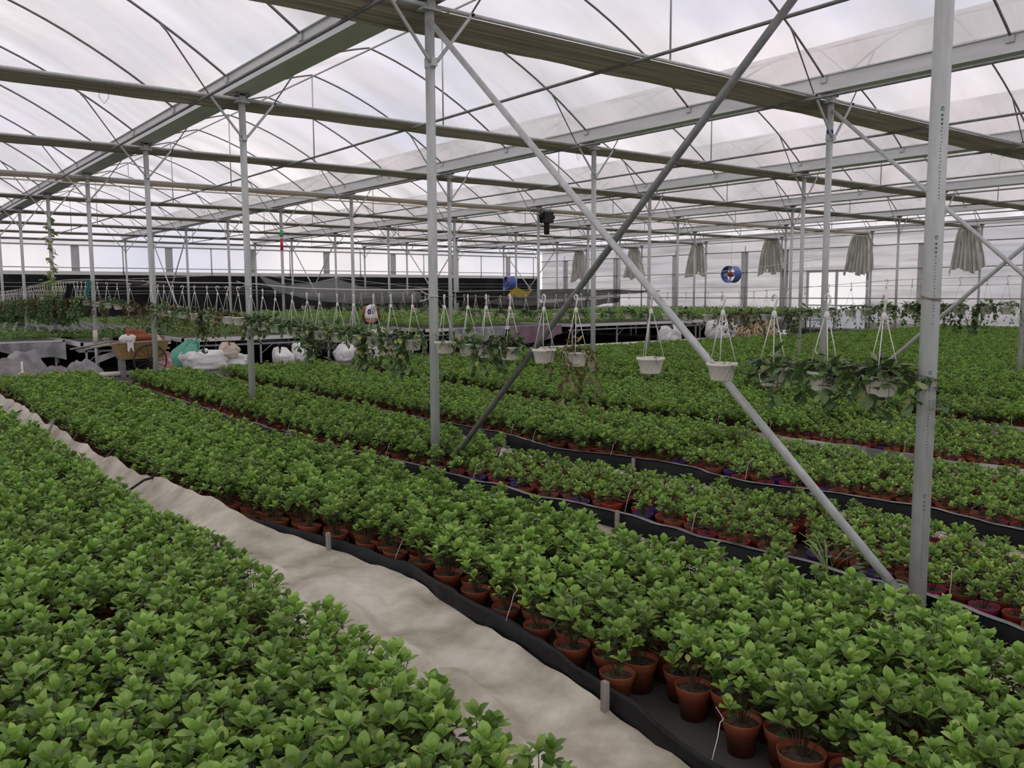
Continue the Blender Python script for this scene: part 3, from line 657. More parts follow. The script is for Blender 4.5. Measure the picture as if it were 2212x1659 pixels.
def basket_me():
    g = MB(); n = 32; g.lathe([(0, -.505), (.058, -.505), (.062, -.5), (.082, -.418), (.092, -.416), (.0935, -.400), (.086, -.400), (.080, -.415)], n)
    for j in range(14):                     # slanting ribs moulded in the side
        a = 2*math.pi*j/14; pts = []
        for s in range(5):
            f_ = s/4; aa = a+.55*f_; r_ = .0625+.0195*f_; pts.append((r_*math.cos(aa), r_*math.sin(aa), -.5+.08*f_))
        g.tube(pts, .0018, 3, cap=False)
    return g.mesh('basket', basket_m)
BASK = basket_me()
BSOIL = MB().lathe([(.081, -.413), (.04, -.408), (0, -.41)], 14).mesh('soil', soil_m)
def vines(seed, nv, lmin, lmax, leaf, per, rise, m_, out=.16, bush=0, wide=.66):
    rnd = random.Random(seed); lv = MB(); sm = MB()
    for i in range(nv):
        a = rnd.uniform(0, 6.28); L = rnd.uniform(lmin, lmax); o_ = out*rnd.uniform(.6, 1.3); h = rise*rnd.uniform(.4, 1.2)
        pts = [Vector((.03*math.cos(a), .03*math.sin(a), -.41)), Vector((.075*math.cos(a), .075*math.sin(a), -.41+h)), Vector((o_*math.cos(a), o_*math.sin(a), -.41+h*.5))]
        z = pts[-1].z; k = max(1, int(L/.06))
        for s in range(k):
            a += rnd.uniform(-.25, .25); o_ += rnd.uniform(-.008, .016); z -= L/k; pts.append(Vector((o_*math.cos(a), o_*math.sin(a), z)))
        sm.tube(pts, .0018, 3, cap=False)
        for s in range(len(pts)-1):
            for q in range(per):
                p = pts[s].lerp(pts[s+1], rnd.random()); az = a+rnd.uniform(-1.9, 1.9); el = rnd.uniform(-.9, .5)
                d = Vector((math.cos(az)*math.cos(el), math.sin(az)*math.cos(el), math.sin(el))); L_ = leaf*rnd.uniform(.65, 1.2)
                lv.leaf(p, d, (0, 0, 1), L_, L_*wide, .1, .3)
    for i in range(bush):
        a = rnd.uniform(0, 6.28); r_ = rnd.uniform(.01, .10); z = -.40+rnd.uniform(0, .11)*(1-r_/.2); el = rnd.uniform(-.2, 1.1)
        d = Vector((math.cos(a)*math.cos(el), math.sin(a)*math.cos(el), math.sin(el))); L_ = leaf*rnd.uniform(.7, 1.2); lv.leaf((r_*math.cos(a), r_*math.sin(a), z), d, Vector((0, 0, 1))-d*.3, L_, L_*wide, .12, .2)
    return lv.mesh('foliage', m_), sm.mesh('vines', stem_m)
KIND = {'sprawl': vines(1, 18, .06, .24, .075, 3, .08, leaf2_m, .21, 34), 'medium': vines(2, 12, .04, .14, .066, 3, .06, leaf2_m, .13, 24),
        'empty': vines(3, 4, .02, .05, .018, 1, .02, leaf3_m, .09, 14, .3), 'dry': vines(4, 16, .20, .58, .066, 2, .05, leaf3_m, .13, 10, .5),
        'bushy': vines(5, 14, .02, .12, .066, 3, .08, leaf2_m, .14, 70), 'dense': vines(6, 22, .08, .26, .066, 3, .06, leaf2_m, .14, 30),
        'long': vines(7, 18, .16, .44, .066, 3, .05, leaf2_m, .13, 22), 'spiky': vines(8, 5, .02, .05, .05, 2, .04, leaf2_m, .1, 34, .28),
        'brownish': vines(9, 16, .15, .40, .055, 3, .06, leaf3_m, .15, 30), 'wisp': vines(11, 11, .10, .42, .045, 3, .07, leaf2_m, .15, 26), 'curtain': vines(10, 26, .35, .72, .07, 4, .06, leaf2_m, .15, 20)}
TXT = {'wisp': 'with thin straggling vines', 'sprawl': 'with wide sprawling leafy runners', 'medium': 'with a few leafy shoots', 'empty': 'holding only dry soil', 'dry': 'with withered trailing vines',
       'bushy': 'with a compact leafy bush', 'dense': 'with dense drooping leaves', 'long': 'with long green vines', 'spiky': 'with upright narrow leaves', 'brownish': 'with browned hanging foliage', 'curtain': 'with vines hanging like a curtain'}
def basket(x, y, z, kind, where, grp, rz):
    t = thing('hanging_basket', (x, y, z), 'white hanging basket %s, %s' % (TXT[kind], where), 'hanging basket', grp, rz)
    obj('hanger', HANG, t); obj('basket', BASK, t); obj('soil', BSOIL, t); lv, sm = KIND[kind]; obj('vines', sm, t); obj('foliage', lv, t)
rnd = random.Random(21)
near_row = [(2.30, 'sprawl'), (2.62, 'sprawl'), (2.95, 'medium'), (3.31, 'empty'), (3.89, 'empty'), (4.62, 'dry'), (4.98, 'empty'), (5.40, 'bushy'), (5.72, 'dense'), (5.98, 'medium'), (6.34, 'spiky'),
            (6.88, 'long'), (7.28, 'dense'), (7.62, 'long'), (8.05, 'bushy'), (8.42, 'medium'), (8.86, 'long'), (9.18, 'dense'), (9.6, 'bushy'), (10.1, 'medium'), (10.5, 'bushy'), (10.9, 'dense')]
for y, kd in near_row:
    basket(XA-.045, y, lerp_tab(ZA, y), kd, 'right beside the lettered post' if y < 2.4 else 'on the wire by the crossed braces' if y < 6.5 else 'on the wire past the crossed braces', 'baskets on the near wire', rnd.uniform(-.4, .4)+1.2)
y = 11.35; seq = ['empty', 'brownish', 'medium', 'long', 'dry', 'dense', 'brownish', 'medium', 'long', 'brownish']; i = 0
while y < 20:
    if 15.6 < y < 16.8: y = 16.9
    basket(XA-.045, y, lerp_tab(ZA, y), seq[i % 10] if y < 16 else ['medium', 'dry', 'bushy'][i % 3], 'on the near wire before the handcart', 'baskets further along the near wire', rnd.uniform(0, 6)); y += rnd.uniform(.34, .62) if y < 16 else rnd.uniform(.3, 1.0); i += 1
y = 20.6
while y < 36:
    basket(XA-.045, y, lerp_tab(ZA, y), rnd.choice(['curtain', 'curtain', 'brownish', 'long']), 'crowded above the white cups', 'crowded baskets above the benches', rnd.uniform(0, 6)); y += rnd.uniform(.28, .42)
y = 5.0
while y < 27:
    kd = rnd.choice(['wisp', 'dense', 'long', 'wisp', 'long', 'medium']) if y < 9.8 else rnd.choice(['bushy', 'medium', 'spiky', 'empty', 'bushy', 'medium'])
    if abs(y-9.1) < .25: kd = 'brownish'
    basket(12.0, y, lerp_tab(ZR, y), kd, 'in front of the side wall' if y < 9.8 else 'on the second wire', 'baskets on the second wire by the wall' if y < 9.8 else 'baskets on the second wire', rnd.uniform(0, 6)); y += rnd.uniform(.24, .42) if y < 9.8 else rnd.uniform(.32, .6) if y < 16 else rnd.uniform(.4, .8)

# ------------------------------------------------------------------ benches behind the cross aisle
def bench(x0, x1, y0, y1, zt, txt, legx=1.55):
    t = thing('growing_bench', ((x0+x1)/2, y0, 0), 'low metal growing bench '+txt, 'bench', 'growing benches'); inv = Matrix.Translation((-(x0+x1)/2, -y0, 0))
    def P(g, nm, m_, sm=False): o = g.build(nm, m_, t, smooth=sm); o.matrix_parent_inverse = inv
    P(MB().bx(x0, x1, y0, y0+.05, zt-.09, zt), 'front_rail', rail_m); P(MB().bx(x0, x0+.05, y0, y1, zt-.09, zt), 'side_rail', rail_m); P(MB().bx(x1-.05, x1, y0, y1, zt-.09, zt), 'side_rail', rail_m)
    P(MB().bx(x0+.05, x1-.05, y0+.05, y1, zt-.06, zt-.03), 'tray', mat('bench_tray', (.16, .15, .14), .8))
    P(MB().bx(x0, x1, y0+.25, y0+.29, zt-.22, zt-.18), 'lower_rail', galv)
    n = max(2, int((x1-x0)/legx)+1)
    for yy in (y0+.27, y0+3.5, y0+7):
        for i in range(n):
            x = x0+.15+(x1-x0-.3)*i/(n-1); P(MB().bx(x-.02, x+.02, yy-.02, yy+.02, 0, zt-.09), 'leg', galv)
            if i < n-1 and yy < y0+1: P(MB().tube([(x, yy, zt-.45), (x+.32, yy, zt-.2)], .012, 5), 'brace', galv, True)
    return t
bench(.6, 3.72, 20.9, 38, .69, 'with a silver tarp hanging from its front')
bench(3.86, 5.75, 20.0, 38, .66, 'behind the wooden handcart, with a row of small pots')
bench(5.95, 11.6, 20.0, 38, .68, 'behind the white sacks')
bench(12.6, 17.6, 20.4, 38, .69, 'draped with a purple sheet')
bench(18.0, 24.2, 20.2, 38, .69, 'behind the straw sacks, open underneath')
bench(24.6, 33.6, 20.6, 38, .69, 'in front of the side door')
# black ground sheet under the benches
tag(MB().grid(lambda u, v: (-1+35.5*u, 20.1+22*v, .012+.008*hyp(u*40, v*30)), 40, 20).build('ground_sheet', black_m), 'black woven ground sheet spread under the growing benches', 'ground sheet')
def seedling(seed, n, h, L, sp):
    rnd = random.Random(seed); g = MB()
    for i in range(n):
        a = rnd.uniform(0, 6.28); r_ = sp*math.sqrt(rnd.random()); el = rnd.uniform(-.1, 1.1); d = (math.cos(a)*math.cos(el), math.sin(a)*math.cos(el), math.sin(el)); l_ = L*rnd.uniform(.7, 1.2)
        g.leaf((r_*math.cos(a), r_*math.sin(a), h*rnd.uniform(.35, 1)), d, Vector((0, 0, 1))-Vector(d)*.4, l_, l_*.6, .1, .25)
    return g
pts = []; rnd = random.Random(5)
for (x0, x1, y0, y1, z, var) in ((.7, 3.65, 21.0, 30, .66, 0), (3.95, 5.7, 20.9, 36, .64, 0), (6.05, 11.5, 20.1, 37, .65, 0), (12.7, 17.5, 20.5, 36, .66, 2), (18.1, 24.1, 20.3, 34, .66, 2), (24.7, 33.5, 20.7, 32, .66, 2)):
    y = y0+.1
    while y < y1:
        x = x0+.1
        while x < x1:
            if not (var == 0 and 3.9 < x < 5.75 and 24 < y < 30): pts.append(((x+rnd.uniform(-.05, .05), y+rnd.uniform(-.05, .05), z), var+(rnd.random() < .4), rnd.uniform(0, 6.28), rnd.uniform(.8, 1.25)))
            x += .19
        y += .21 if y < y0+5 else .34
scatter('bench_seedlings', pts, [seedling(1, 34, .16, .055, .12).mesh('seedling', leaf4_m), seedling(2, 30, .13, .05, .12).mesh('seedling', leaf4_m), seedling(3, 40, .24, .06, .12).mesh('seedling', leaf_m), seedling(4, 40, .28, .06, .12).mesh('seedling', leaf_m)], 'carpet of young green plants covering the growing benches', 'seedlings')
# white cups in rows
cup_me = MB().lathe([(0, 0), (.026, 0), (.036, .07), (.038, .072), (.034, .072), (.024, .01)], 10).mesh('nursery_cup', white_m); rnd = random.Random(2); first = True
for j in range(7):
    for i in range(11):
        x = 3.05+.26*i+.13*(j % 2)+.03*j; y = 23.2+1.1*j; o = obj('nursery_cup', cup_me, None, (x+rnd.uniform(-.02, .02), y+rnd.uniform(-.05, .05), .792))
        tag(o, 'small white nursery cup in the rows behind the tarp bench', 'cup', 'white nursery cups')
cr_ = MB().bx(2.95, 6.45, 22.9, 30.6, .692, .79).build('cup_tray', blackp_m, smooth=False); tag(cr_, 'long black tray under the rows of white nursery cups', 'tray')
pot2 = MB().lathe([(0, 0), (.05, 0), (.07, .11), (.074, .112), (.066, .112), (.062, .09), (0, .095)], 14)
big = [seedling(30+i, 46, .26, .075, .12) for i in range(3)]
for i, (x, m_, c) in enumerate(((4.42, white_m, 'white'), (4.82, white_m, 'white'), (5.18, salmon_m, 'salmon pink'), (5.42, lime_m, 'lime green'), (5.05, white_m, 'white'), (5.62, salmon_m, 'salmon pink'), (4.62, blackp_m, 'black'), (5.30, blackp_m, 'black'))):
    t = thing('bench_pot_plant', (x, 20.28+.12*(i % 2), .63), 'dark green plant in a %s pot on the bench edge behind the handcart' % c, 'potted plant', 'plants on the bench edge')
    obj('pot', pot2.mesh('pot', m_), t); f_ = obj('foliage', big[i % 3].mesh('foliage', leaf2_m), t); f_.location = (0, 0, .06)
# ------------------------------------------------------------------ things in the cross aisle
def sheet(name, m_, fn, nu, nv, label, cat, grp=None, loc=None): return tag(MB().grid(fn, nu, nv).build(name, m_, loc=loc), label, cat, grp)
def sack(loc, sx, sy, sz, m_, label, seed, top=.55, lean=(0, 0), rz=0, grp='sacks along the cross aisle', name='sack', ears=0):
    """a slumped woven sack: rounded box, narrow crumpled mouth; ears lifts the tied corners"""
    def fn(u, v):
        a = 2*math.pi*u; c, s = math.cos(a), math.sin(a); e = .55
        cx = math.copysign(abs(c)**e, c); cy_ = math.copysign(abs(s)**e, s)
        w = (.80+.9*v-1.0*v*v) if v < .5 else (1.0-(1-top)*((v-.5)/.5)**2)
        if v <= .001: w = .70
        n_ = 1+.22*hyp(c*1.6+seed, s*1.6+v*2.4)+.12*hyp(c*4+seed, s*4+v*6)+.06*abs(hyp(c*9+seed, v*9+s*5))
        z = v*(1+.35*hyp(c*2+seed, s*2+1)*v)+ears*v**6*abs(c)**3
        if v >= .999: w *= .35; z -= .05
        return (cx*sx/2*w*n_+lean[0]*v*v, cy_*sy/2*w*n_+lean[1]*v*v, z*sz)
    o = tag(MB().grid(fn, 44, 18).build(name, m_), label, 'sack', grp); o.location = loc; o.rotation_euler = (0, 0, rz); return o
sack((6.2, 19.35, 0), 1.05, .55, .42, sack_m, 'wide slumped white sack at the end of the aisle next to the green sack', 1, .8, rz=.15)
sack((6.95, 19.45, 0), .55, .45, .30, sack_m, 'open white sack with a dark mouth beside the beige bundle', 2, .9)
sack((6.78, 19.35, .24), .42, .40, .34, pink_m, 'round beige cloth bundle lying on the white sacks', 3, .6)
sack((5.72, 19.55, 0), .55, .35, .62, green_m, 'green woven sack leaning against the white sacks', 4, .35, lean=(.40, .1))
sack((5.86, 19.25, 0), .20, .2, .2, pink_m, 'small striped pinkish bundle in front of the green sack', 5, .7)
sack((8.15, 19.5, 0), .46, .40, .36, sack_m, 'white sack with a folded top, one of the pair behind the beds', 6, .5, lean=(-.1, 0), ears=.25)
sack((8.68, 19.6, 0), .48, .40, .38, sack_m, 'white sack standing open-mouthed, one of the pair behind the beds', 7, .8, ears=.4)
sack((9.72, 19.5, 0), .45, .4, .42, sack_m, 'white sack with drooping mouth beside the cardboard box', 8, .5, lean=(.06, 0), ears=.2)
sack((10.6, 19.5, 0), .48, .38, .60, sack_m, 'tall white sack with a pointed corner beside the cream box', 9, .75, lean=(.1, 0), ears=.35)
sack((11.5, 19.6, 0), .45, .4, .45, sack_m, 'white sack behind the trailing yellow-green basket vines', 10, .5, ears=.3)
sack((21.3, 19.2, 0), .62, .5, .50, sack_m, 'upright white sack seen behind the pale brace pipe', 11, .85, ears=.2)
sack((23.65, 19.0, 0), 1.05, .7, .64, sack_m, 'large bulging white sack beside the straw sacks', 12, .85, ears=.12)
sack((24.75, 18.9, 0), .50, .42, .46, burlap_m, 'small straw-coloured sack tied at the neck beside the large white sack', 13, .22)
sack((25.3, 18.8, 0), .55, .45, .56, burlap_m, 'tall straw-coloured sack with a twisted neck between two others', 14, .25, lean=(-.1, 0))
sack((25.95, 18.8, 0), .62, .5, .62, burlap_m, 'straw-coloured sack with two pointed ears', 15, .7, ears=.35)
sack((26.7, 18.8, 0), .9, .5, .30, sack_m, 'low white sack slumped beside the eared straw sack', 16, .6)
for x, y, w, d, h, m_, s_ in ((10.12, 19.45, .34, .3, .28, card_m, 'tan cardboard box between two white sacks'), (11.0, 19.4, .55, .35, .22, mat('cream_box', (.62, .56, .42), .7), 'cream carton next to the tall white sack')):
    t = thing('carton', (x, y, 0), s_, 'box'); MB().bx(-w/2, w/2, -d/2, d/2, 0, h).build('body', m_, t, smooth=False)
    f_ = MB(); f_.add([(-w/2, -d/2, h), (w/2, -d/2, h), (w/2+.02, -d/2-.1, h+.03), (-w/2-.02, -d/2-.1, h+.03)], [(0, 1, 2, 3)]); f_.add([(-w/2, d/2, h), (w/2, d/2, h), (w/2, d/2+.08, h+.06), (-w/2, d/2+.08, h+.06)], [(0, 1, 2, 3)]); f_.build('flap', m_, t, smooth=False)
for x0, x1, y in ((3.2, 5.6, 18.9), (15.6, 24.2, 19.4)):
    tag(MB().tube([(x0, y, .055), (x1, y+.05, .055)], .05, 10).build('pvc_pipe', mat('cream_pvc', (.70, .66, .58), .5)), 'long cream pipe lying across the aisle %s' % ('beside the handcart' if x0 < 5 else 'in front of the open bench'), 'pipe')
t = thing('standpipe', (2.55, 18.6, 0), 'short white standpipe with a tap in front of the grey tarps', 'standpipe')
MB().tube([(0, 0, 0), (0, 0, .42)], .018, 8).build('pipe', white_m, t); MB().tube([(0, 0, .2), (-.06, -.05, .2), (-.07, -.06, .17)], .013, 6).build('tap', white_m, t); MB().tube([(0, 0, .18), (0, 0, .24)], .026, 8).build('coupling', white_m, t)
# grey tarps heaped on the floor
def heap(x, y, w, d, h, m_, label, seed):
    def fn(u, v):
        a, b_ = u*2-1, v*2-1; r_ = min(1, math.hypot(a, b_)); k_ = max(0, 1-r_*r_)
        return (a*w/2*(1+.1*hyp(b_*2, seed)), b_*d/2*(1+.1*hyp(a*2, seed)), max(.01, h*k_**.7*(1+.7*hyp(a*1.8+seed, b_*1.8))+.10*abs(hyp(a*4+seed, b_*4))*k_**.3))
    o = tag(MB().grid(fn, 30, 22).build('tarp_heap', m_), label, 'tarpaulin', 'tarps heaped in the aisle'); o.location = (x, y, 0)
heap(2.35, 19.0, 1.5, 1.1, .42, tarp_m, 'dark grey tarpaulin heaped beside the white standpipe', 1.3); heap(3.25, 18.8, 1.2, .7, .24, tarp_m, 'flat grey tarpaulin heap in front of the tarp-draped bench', 4.4)
heap(3.72, 19.1, .8, .6, .30, tarp2_m, 'pale folded tarpaulin beside the taped post', 7.7); heap(2.75, 19.6, .9, .5, .52, tarp2_m, 'grey tarpaulin pile under the drape of silver sheet', 9.1)
sheet('bench_drape', tarp2_m, lambda u, v: (.62+3.1*u, 20.86-.05*math.sin(u*38)*v-.04*math.sin(u*13), .66-(.30+.09*math.sin(u*7+1)+.05*math.sin(u*19))*v), 70, 8, 'silver-grey tarp hanging in folds from the bench front', 'tarpaulin')
sheet('bench_drape', purple_m, lambda u, v: (15.6+2.0*u, 20.36-.04*math.sin(u*26)*v, .68-(.32+.2*math.sin(u*3.1+.3))*v), 40, 6, 'purple sheet hanging from the middle bench', 'sheet')
sheet('bench_drape', tarp2_m, lambda u, v: (13.6+1.8*u, 20.36-.05*math.sin(u*30)*v, .68-(.25+.2*math.sin(u*3.1))*v), 40, 6, 'crumpled silver sheet hanging beside the purple one', 'sheet')
# handcart with two spoked wheels
t = thing('handcart', (4.74, 18.85, 0), 'wooden handcart with big spoked wheels and long handles, loaded with pots', 'handcart')
g = MB(); v = [(-.40, -.26, .36), (.40, -.26, .36), (.40, .26, .36), (-.40, .26, .36), (-.50, -.34, .70), (.50, -.34, .70), (.50, .34, .70), (-.50, .34, .70)]
g.add(v, [(0, 3, 2, 1), (0, 1, 5, 4), (1, 2, 6, 5), (2, 3, 7, 6), (3, 0, 4, 7)]); g.add([(x*.95, y_*.95, z+.012) for x, y_, z in v], [(0, 1, 2, 3), (0, 4, 5, 1), (1, 5, 6, 2), (2, 6, 7, 3), (3, 7, 4, 0)]); g.build('box', cart_m, t, smooth=False)
for s in (-1, 1):
    MB().tube([(-1.25, s*.30, .58), (-.5, s*.34, .70), (.55, s*.34, .72)], .02, 6).build('handle', wood_m, t)
    w = bpy.data.objects.new('wheel', None); COL.objects.link(w); w.parent = t; w.location = (.10, s*.40, .33)
    MB().tube([(.32*math.cos(a*math.pi/16), 0, .32*math.sin(a*math.pi/16)) for a in range(33)], .016, 6).build('rim', dark_m, w); MB().lathe([(0, -.05), (.035, -.05), (.035, .05), (0, .05)], 10, axis=Vector((0, 1, 0))).build('hub', dark_m, w)
    for a in range(14): MB().tube([(0, 0, 0), (.31*math.cos(a*math.pi/7), 0, .31*math.sin(a*math.pi/7))], .009, 4).build('spoke', dark_m, w)
MB().tube([(.1, -.42, .33), (.1, .42, .33)], .018, 6).build('axle', dark_m, t)
for x in (-.36,): MB().bx(x-.03, x+.03, -.2, .2, 0, .4).build('prop', galv_d, t, smooth=False)
def pot_roll(a, b_, r_, n, label):
    a, b_ = Vector(a), Vector(b_); d = (b_-a)/n; g = MB()
    for i in range(n): g.lathe([(r_*.82, 0), (r_, d.length*.9), (r_*1.06, d.length*.9), (r_*1.06, d.length*1.05), (r_*.8, d.length*1.0)], 14, a+d*i, axis=d)
    tag(g.build('nested_pots', pot_m), label, 'pots')
pot_roll((4.45, 18.7, .80), (4.95, 18.75, .79), .075, 7, 'roll of nested brown pots lying across the cart load'); pot_roll((4.5, 18.9, .92), (4.85, 18.85, .87), .07, 5, 'shorter roll of nested brown pots on top of the cart')
sack((4.48, 18.72, .70), .30, .25, .16, white_m, 'crumpled white plastic bag lying in the handcart', 21, .6, name='plastic_bag'); tag(MB().lathe([(.02, .13), (.11, 0), (.12, -.01), (.10, 0), (.0, .115)], 12, (5.06, 18.75, .74)).build('cone_hat', burlap_m), 'pale cone-shaped basket lid on the cart rim', 'lid')
sheet('hanging_rag', white_m, lambda u, v: (4.42+.12*u, 18.49-.005*math.sin(u*9), .72-(.16+.05*math.sin(u*8))*v), 6, 5, 'white rag hanging over the cart side', 'rag')
sack((5.25, 19.1, 0), .35, .3, .42, mat('red_white_bag', (.62, .50, .48), .7, var=(.55, .06, .05), scale=5), 'red and white bag on the floor behind the cart wheel', 22, .6, name='printed_bag')
sheet('leaning_board', tarp2_m, lambda u, v: (3.95+.42*u, 19.0+.04*v, .28+.16*u+.14*v*(1-.3*u)), 3, 2, 'pale board leaning behind the taped post', 'board')

# ------------------------------------------------------------------ nets slung above the benches
def net(top, bot, y0, dy, m_, label, seed, nu=60, nv=10):
    def fn(u, v):
        xt = top[0][0]+(top[-1][0]-top[0][0])*u; zt = lerp_tab(top, xt); xb = bot[0][0]+(bot[-1][0]-bot[0][0])*u; zb = lerp_tab(bot, xb)
        return (xt+(xb-xt)*v, y0+dy*v+.06*math.sin(u*23+seed)*v+.05*hyp(u*9, v*4+seed), zt+(zb-zt)*v+.03*hyp(u*12+seed, v*5))
    tag(MB().grid(fn, nu, nv).build('shade_net', m_), label, 'net')
net([(9.5, 2.25), (10.4, 1.95), (11.2, 1.98), (12.0, 2.15), (12.8, 1.9), (15, 1.72)], [(9.6, 2.1), (10, 1.75), (11.3, 1.45), (12.6, 1.35), (15, 1.38)], 24.5, -.15, net_m, 'pale grey shade net slung in a swag behind the hanging baskets', 1)
net([(10.2, 1.72), (12, 1.52), (15, 1.6), (17, 1.72)], [(10.6, 1.45), (12.6, 1.12), (15, 1.15), (17, 1.38)], 24.53, .3, netb_m, 'dark shade net sagging under the pale grey swag', 2)
net([(15.2, 1.72), (18, 1.74), (21.3, 1.82), (26.6, 1.74)], [(15.6, 1.5), (18.3, 1.36), (21.3, 1.45), (26.7, 1.72)], 24.56, .1, netb_m, 'black shade net stretched beside the yellow sheet', 3)
net([(18.3, 1.50), (19.6, 1.72), (21.4, 1.8), (23, 1.70), (24, 1.62)], [(17.4, 1.32), (19.4, 1.20), (21, 1.28), (22.5, 1.40), (24, 1.50)], 24.5, -.1, net_m, 'grey shade net with a scalloped lower edge next to the yellow sheet', 4)
net([(17.0, 1.36), (20, 1.30), (23, 1.42), (24.3, 1.5)], [(17.2, 1.16), (20, 1.04), (22.4, 1.10), (24.4, 1.30)], 24.54, .15, netb_m, 'low dark net hanging below the scalloped grey net', 5)
tag(MB().tube([(XR(0), 24.52, 2.0), (9.5, 24.52, 2.26), (11.2, 24.52, 1.99), (12.0, 24.52, 2.16), (XR(2), 24.52, 1.72), (21.4, 24.52, 1.82), (XR(4), 24.52, 1.76)], .006, 5).build('net_rope', string_m), 'white rope between far posts holding up the shade nets', 'rope')
sheet('yellow_sheet', yellow_m, lambda u, v: (18.5+1.0*u+.25*v, 24.38, 1.55+.24*v+.06*math.sin(u*7)), 10, 4, 'yellow crumpled sheet caught on the shade nets', 'sheet')
# ------------------------------------------------------------------ blue fans, motor, vine, coat, rags
def fan(x, y, z, r_, ax, top, label):
    t = thing('air_fan', (x, y, z), label, 'fan'); A = Vector(ax).normalized(); q = A.to_track_quat('Z', 'Y')
    MB().lathe([(r_*.97, -.17), (r_*1.04, -.17), (r_, -.15), (r_, .15), (r_*1.04, .17), (r_*.97, .17), (r_*.965, 0), (r_*.97, -.17)], 28, axis=A).build('housing', blue_m, t)
    MB().lathe([(0, -.1), (.07, -.1), (.075, -.05), (.075, .1), (0, .11)], 12, axis=A).build('motor', red_m, t)
    for i in range(3):
        a = i*2.094+.5; d = q @ Vector((math.cos(a), math.sin(a), 0)); MB().tube([d*.06, d*r_*.98], .010, 5).build('motor_bracket', dark_m, t)
    for i in range(4):
        a = i*1.571; d = q @ Vector((math.cos(a), math.sin(a), 0)); e = q @ Vector((-math.sin(a), math.cos(a), .5))
        MB().add([d*.05+A*.06-e*.02, d*r_*.9+A*.05-e*.06, d*r_*.9+A*.05+e*.06, d*.05+A*.06+e*.03], [(0, 1, 2, 3)]).build('blade', mat('pale_blade', (.55, .45, .45), .5), t, smooth=False)
    MB().tube([(0, 0, r_), (.0, 0, r_+.06), (.02, 0, r_+.10), (0, 0, r_+.14), (0, 0, top-z)], .006, 5).build('hanging_cord', string_m, t)
fan(XA-.52+SP*3, 17.40, 2.218, .255, (-1, -.10, 0), ZB-.075, 'blue drum fan hanging by a cord in front of the side wall curtains'); fan(XA-.52+SP*3, 28.87, 2.09, .26, (-1, .15, 0), ZB-.075, 'blue drum fan hanging near the corner above the yellow sheet')
t = thing('drive_motor', (XR(2)+.22, YN(5)-.12, ZB-.25), 'black drive motor clamped under the cream screen beam', 'motor')
MB().bx(-.17, .17, -.12, .12, -.16, .16).build('gearbox', blackp_m, t, smooth=False); MB().lathe([(0, -.50), (.07, -.50), (.085, -.47), (.085, -.2), (.1, -.16), (0, -.16)], 14).build('motor_can', blackp_m, t); MB().tube([(-.26, 0, .02), (.28, 0, .02)], .06, 10).build('shaft', blackp_m, t)
MB().bx(-.2, .2, -.05, .05, .12, .22).build('bracket', galv_d, t, smooth=False)
g = MB(); s_ = MB(); rnd = random.Random(8); prev = None
for i in range(60):
    z = 3.62-.036*i; a = i*.55; p = Vector((.055*math.cos(a), .055*math.sin(a)-.02, z))
    if prev: s_.tube([prev, p], .004, 4, cap=False)
    prev = p
    for q in range(2 if (i % 7) < 3 else 1):
        az = rnd.uniform(0, 6.28); L = rnd.uniform(.09, .16); g.leaf(p, (math.cos(az), math.sin(az)-.4, rnd.uniform(-.7, .2)), (0, -.3, 1), L, L*.9, .05, .3)
t = thing('climbing_vine', (XA, YN(6), 0), 'pale green vine climbing a galvanised post above the benches', 'vine')
for i in range(60):
    az = rnd.uniform(0, 6.28); L = rnd.uniform(.09, .15); rr = rnd.uniform(.03, .22); g.leaf((rr*math.cos(az), rr*math.sin(az)-.05, 1.75+rnd.uniform(-.25, .3)), (math.cos(az), math.sin(az), rnd.uniform(-.6, .3)), (0, -.3, 1), L, L*.85, .05, .3)
g.build('leaves', leaf5_m, t); s_.build('stem', stem_m, t)
sheet('hanging_coat', coat_m, lambda u, v: (XA-.16+(.10+.30*v**.8)*(u-.3)+.02*math.sin(v*9), 21.9-.06*math.sin(u*14)*(.3+v), 1.93-.60*v+.10*v*u*math.sin(u*5)), 16, 12, 'black coat hung on the wire beside the crowded baskets', 'coat')
sheet('tied_rag', teal_m, lambda u, v: (XA-.155+.10*u*(1-.3*v)+.02*math.sin(v*6), YN(5)-.09-.03*math.sin(u*12), 1.98-.32*v), 10, 8, 'teal rag tied to the post with the taped stake', 'rag')

# ------------------------------------------------------------------ person bending over the benches, seen from behind
pr_ = thing('person', (11.95, 22.2, 0), 'person in a white sleeveless jersey numbered 01 bending over the plants', 'person', rz=-.5)
def skin(name, verts, edges, rad, m_, parent, sub=2):
    me = bpy.data.meshes.new(name); me.from_pydata(verts, edges, []); o = obj(name, me, parent)
    md = o.modifiers.new('skin', 'SKIN'); md.use_smooth_shade = True
    for i, r_ in enumerate(rad): me.skin_vertices[0].data[i].radius = (r_, r_) if not isinstance(r_, tuple) else r_
    me.skin_vertices[0].data[0].use_root = True
    o.modifiers.new('sub', 'SUBSURF').levels = sub; o.modifiers['sub'].render_levels = sub; me.materials.append(m_); return o
V = [(0, 0, .92), (0, .10, 1.08), (0, .22, 1.24), (0, .31, 1.27), (0, .37, 1.26), (0, .46, 1.24), (0, .53, 1.20),
     (-.10, .24, 1.27), (-.19, .26, 1.25), (-.25, .34, 1.02), (-.20, .52, .88), (-.18, .58, .84), (.10, .24, 1.27), (.19, .26, 1.25), (.25, .34, 1.02), (.20, .52, .88), (.18, .58, .84),
     (-.09, .0, .86), (-.11, .02, .48), (-.11, -.02, .09), (-.12, .10, .035), (.09, 0, .86), (.11, .02, .48), (.11, -.02, .09), (.12, .10, .035)]
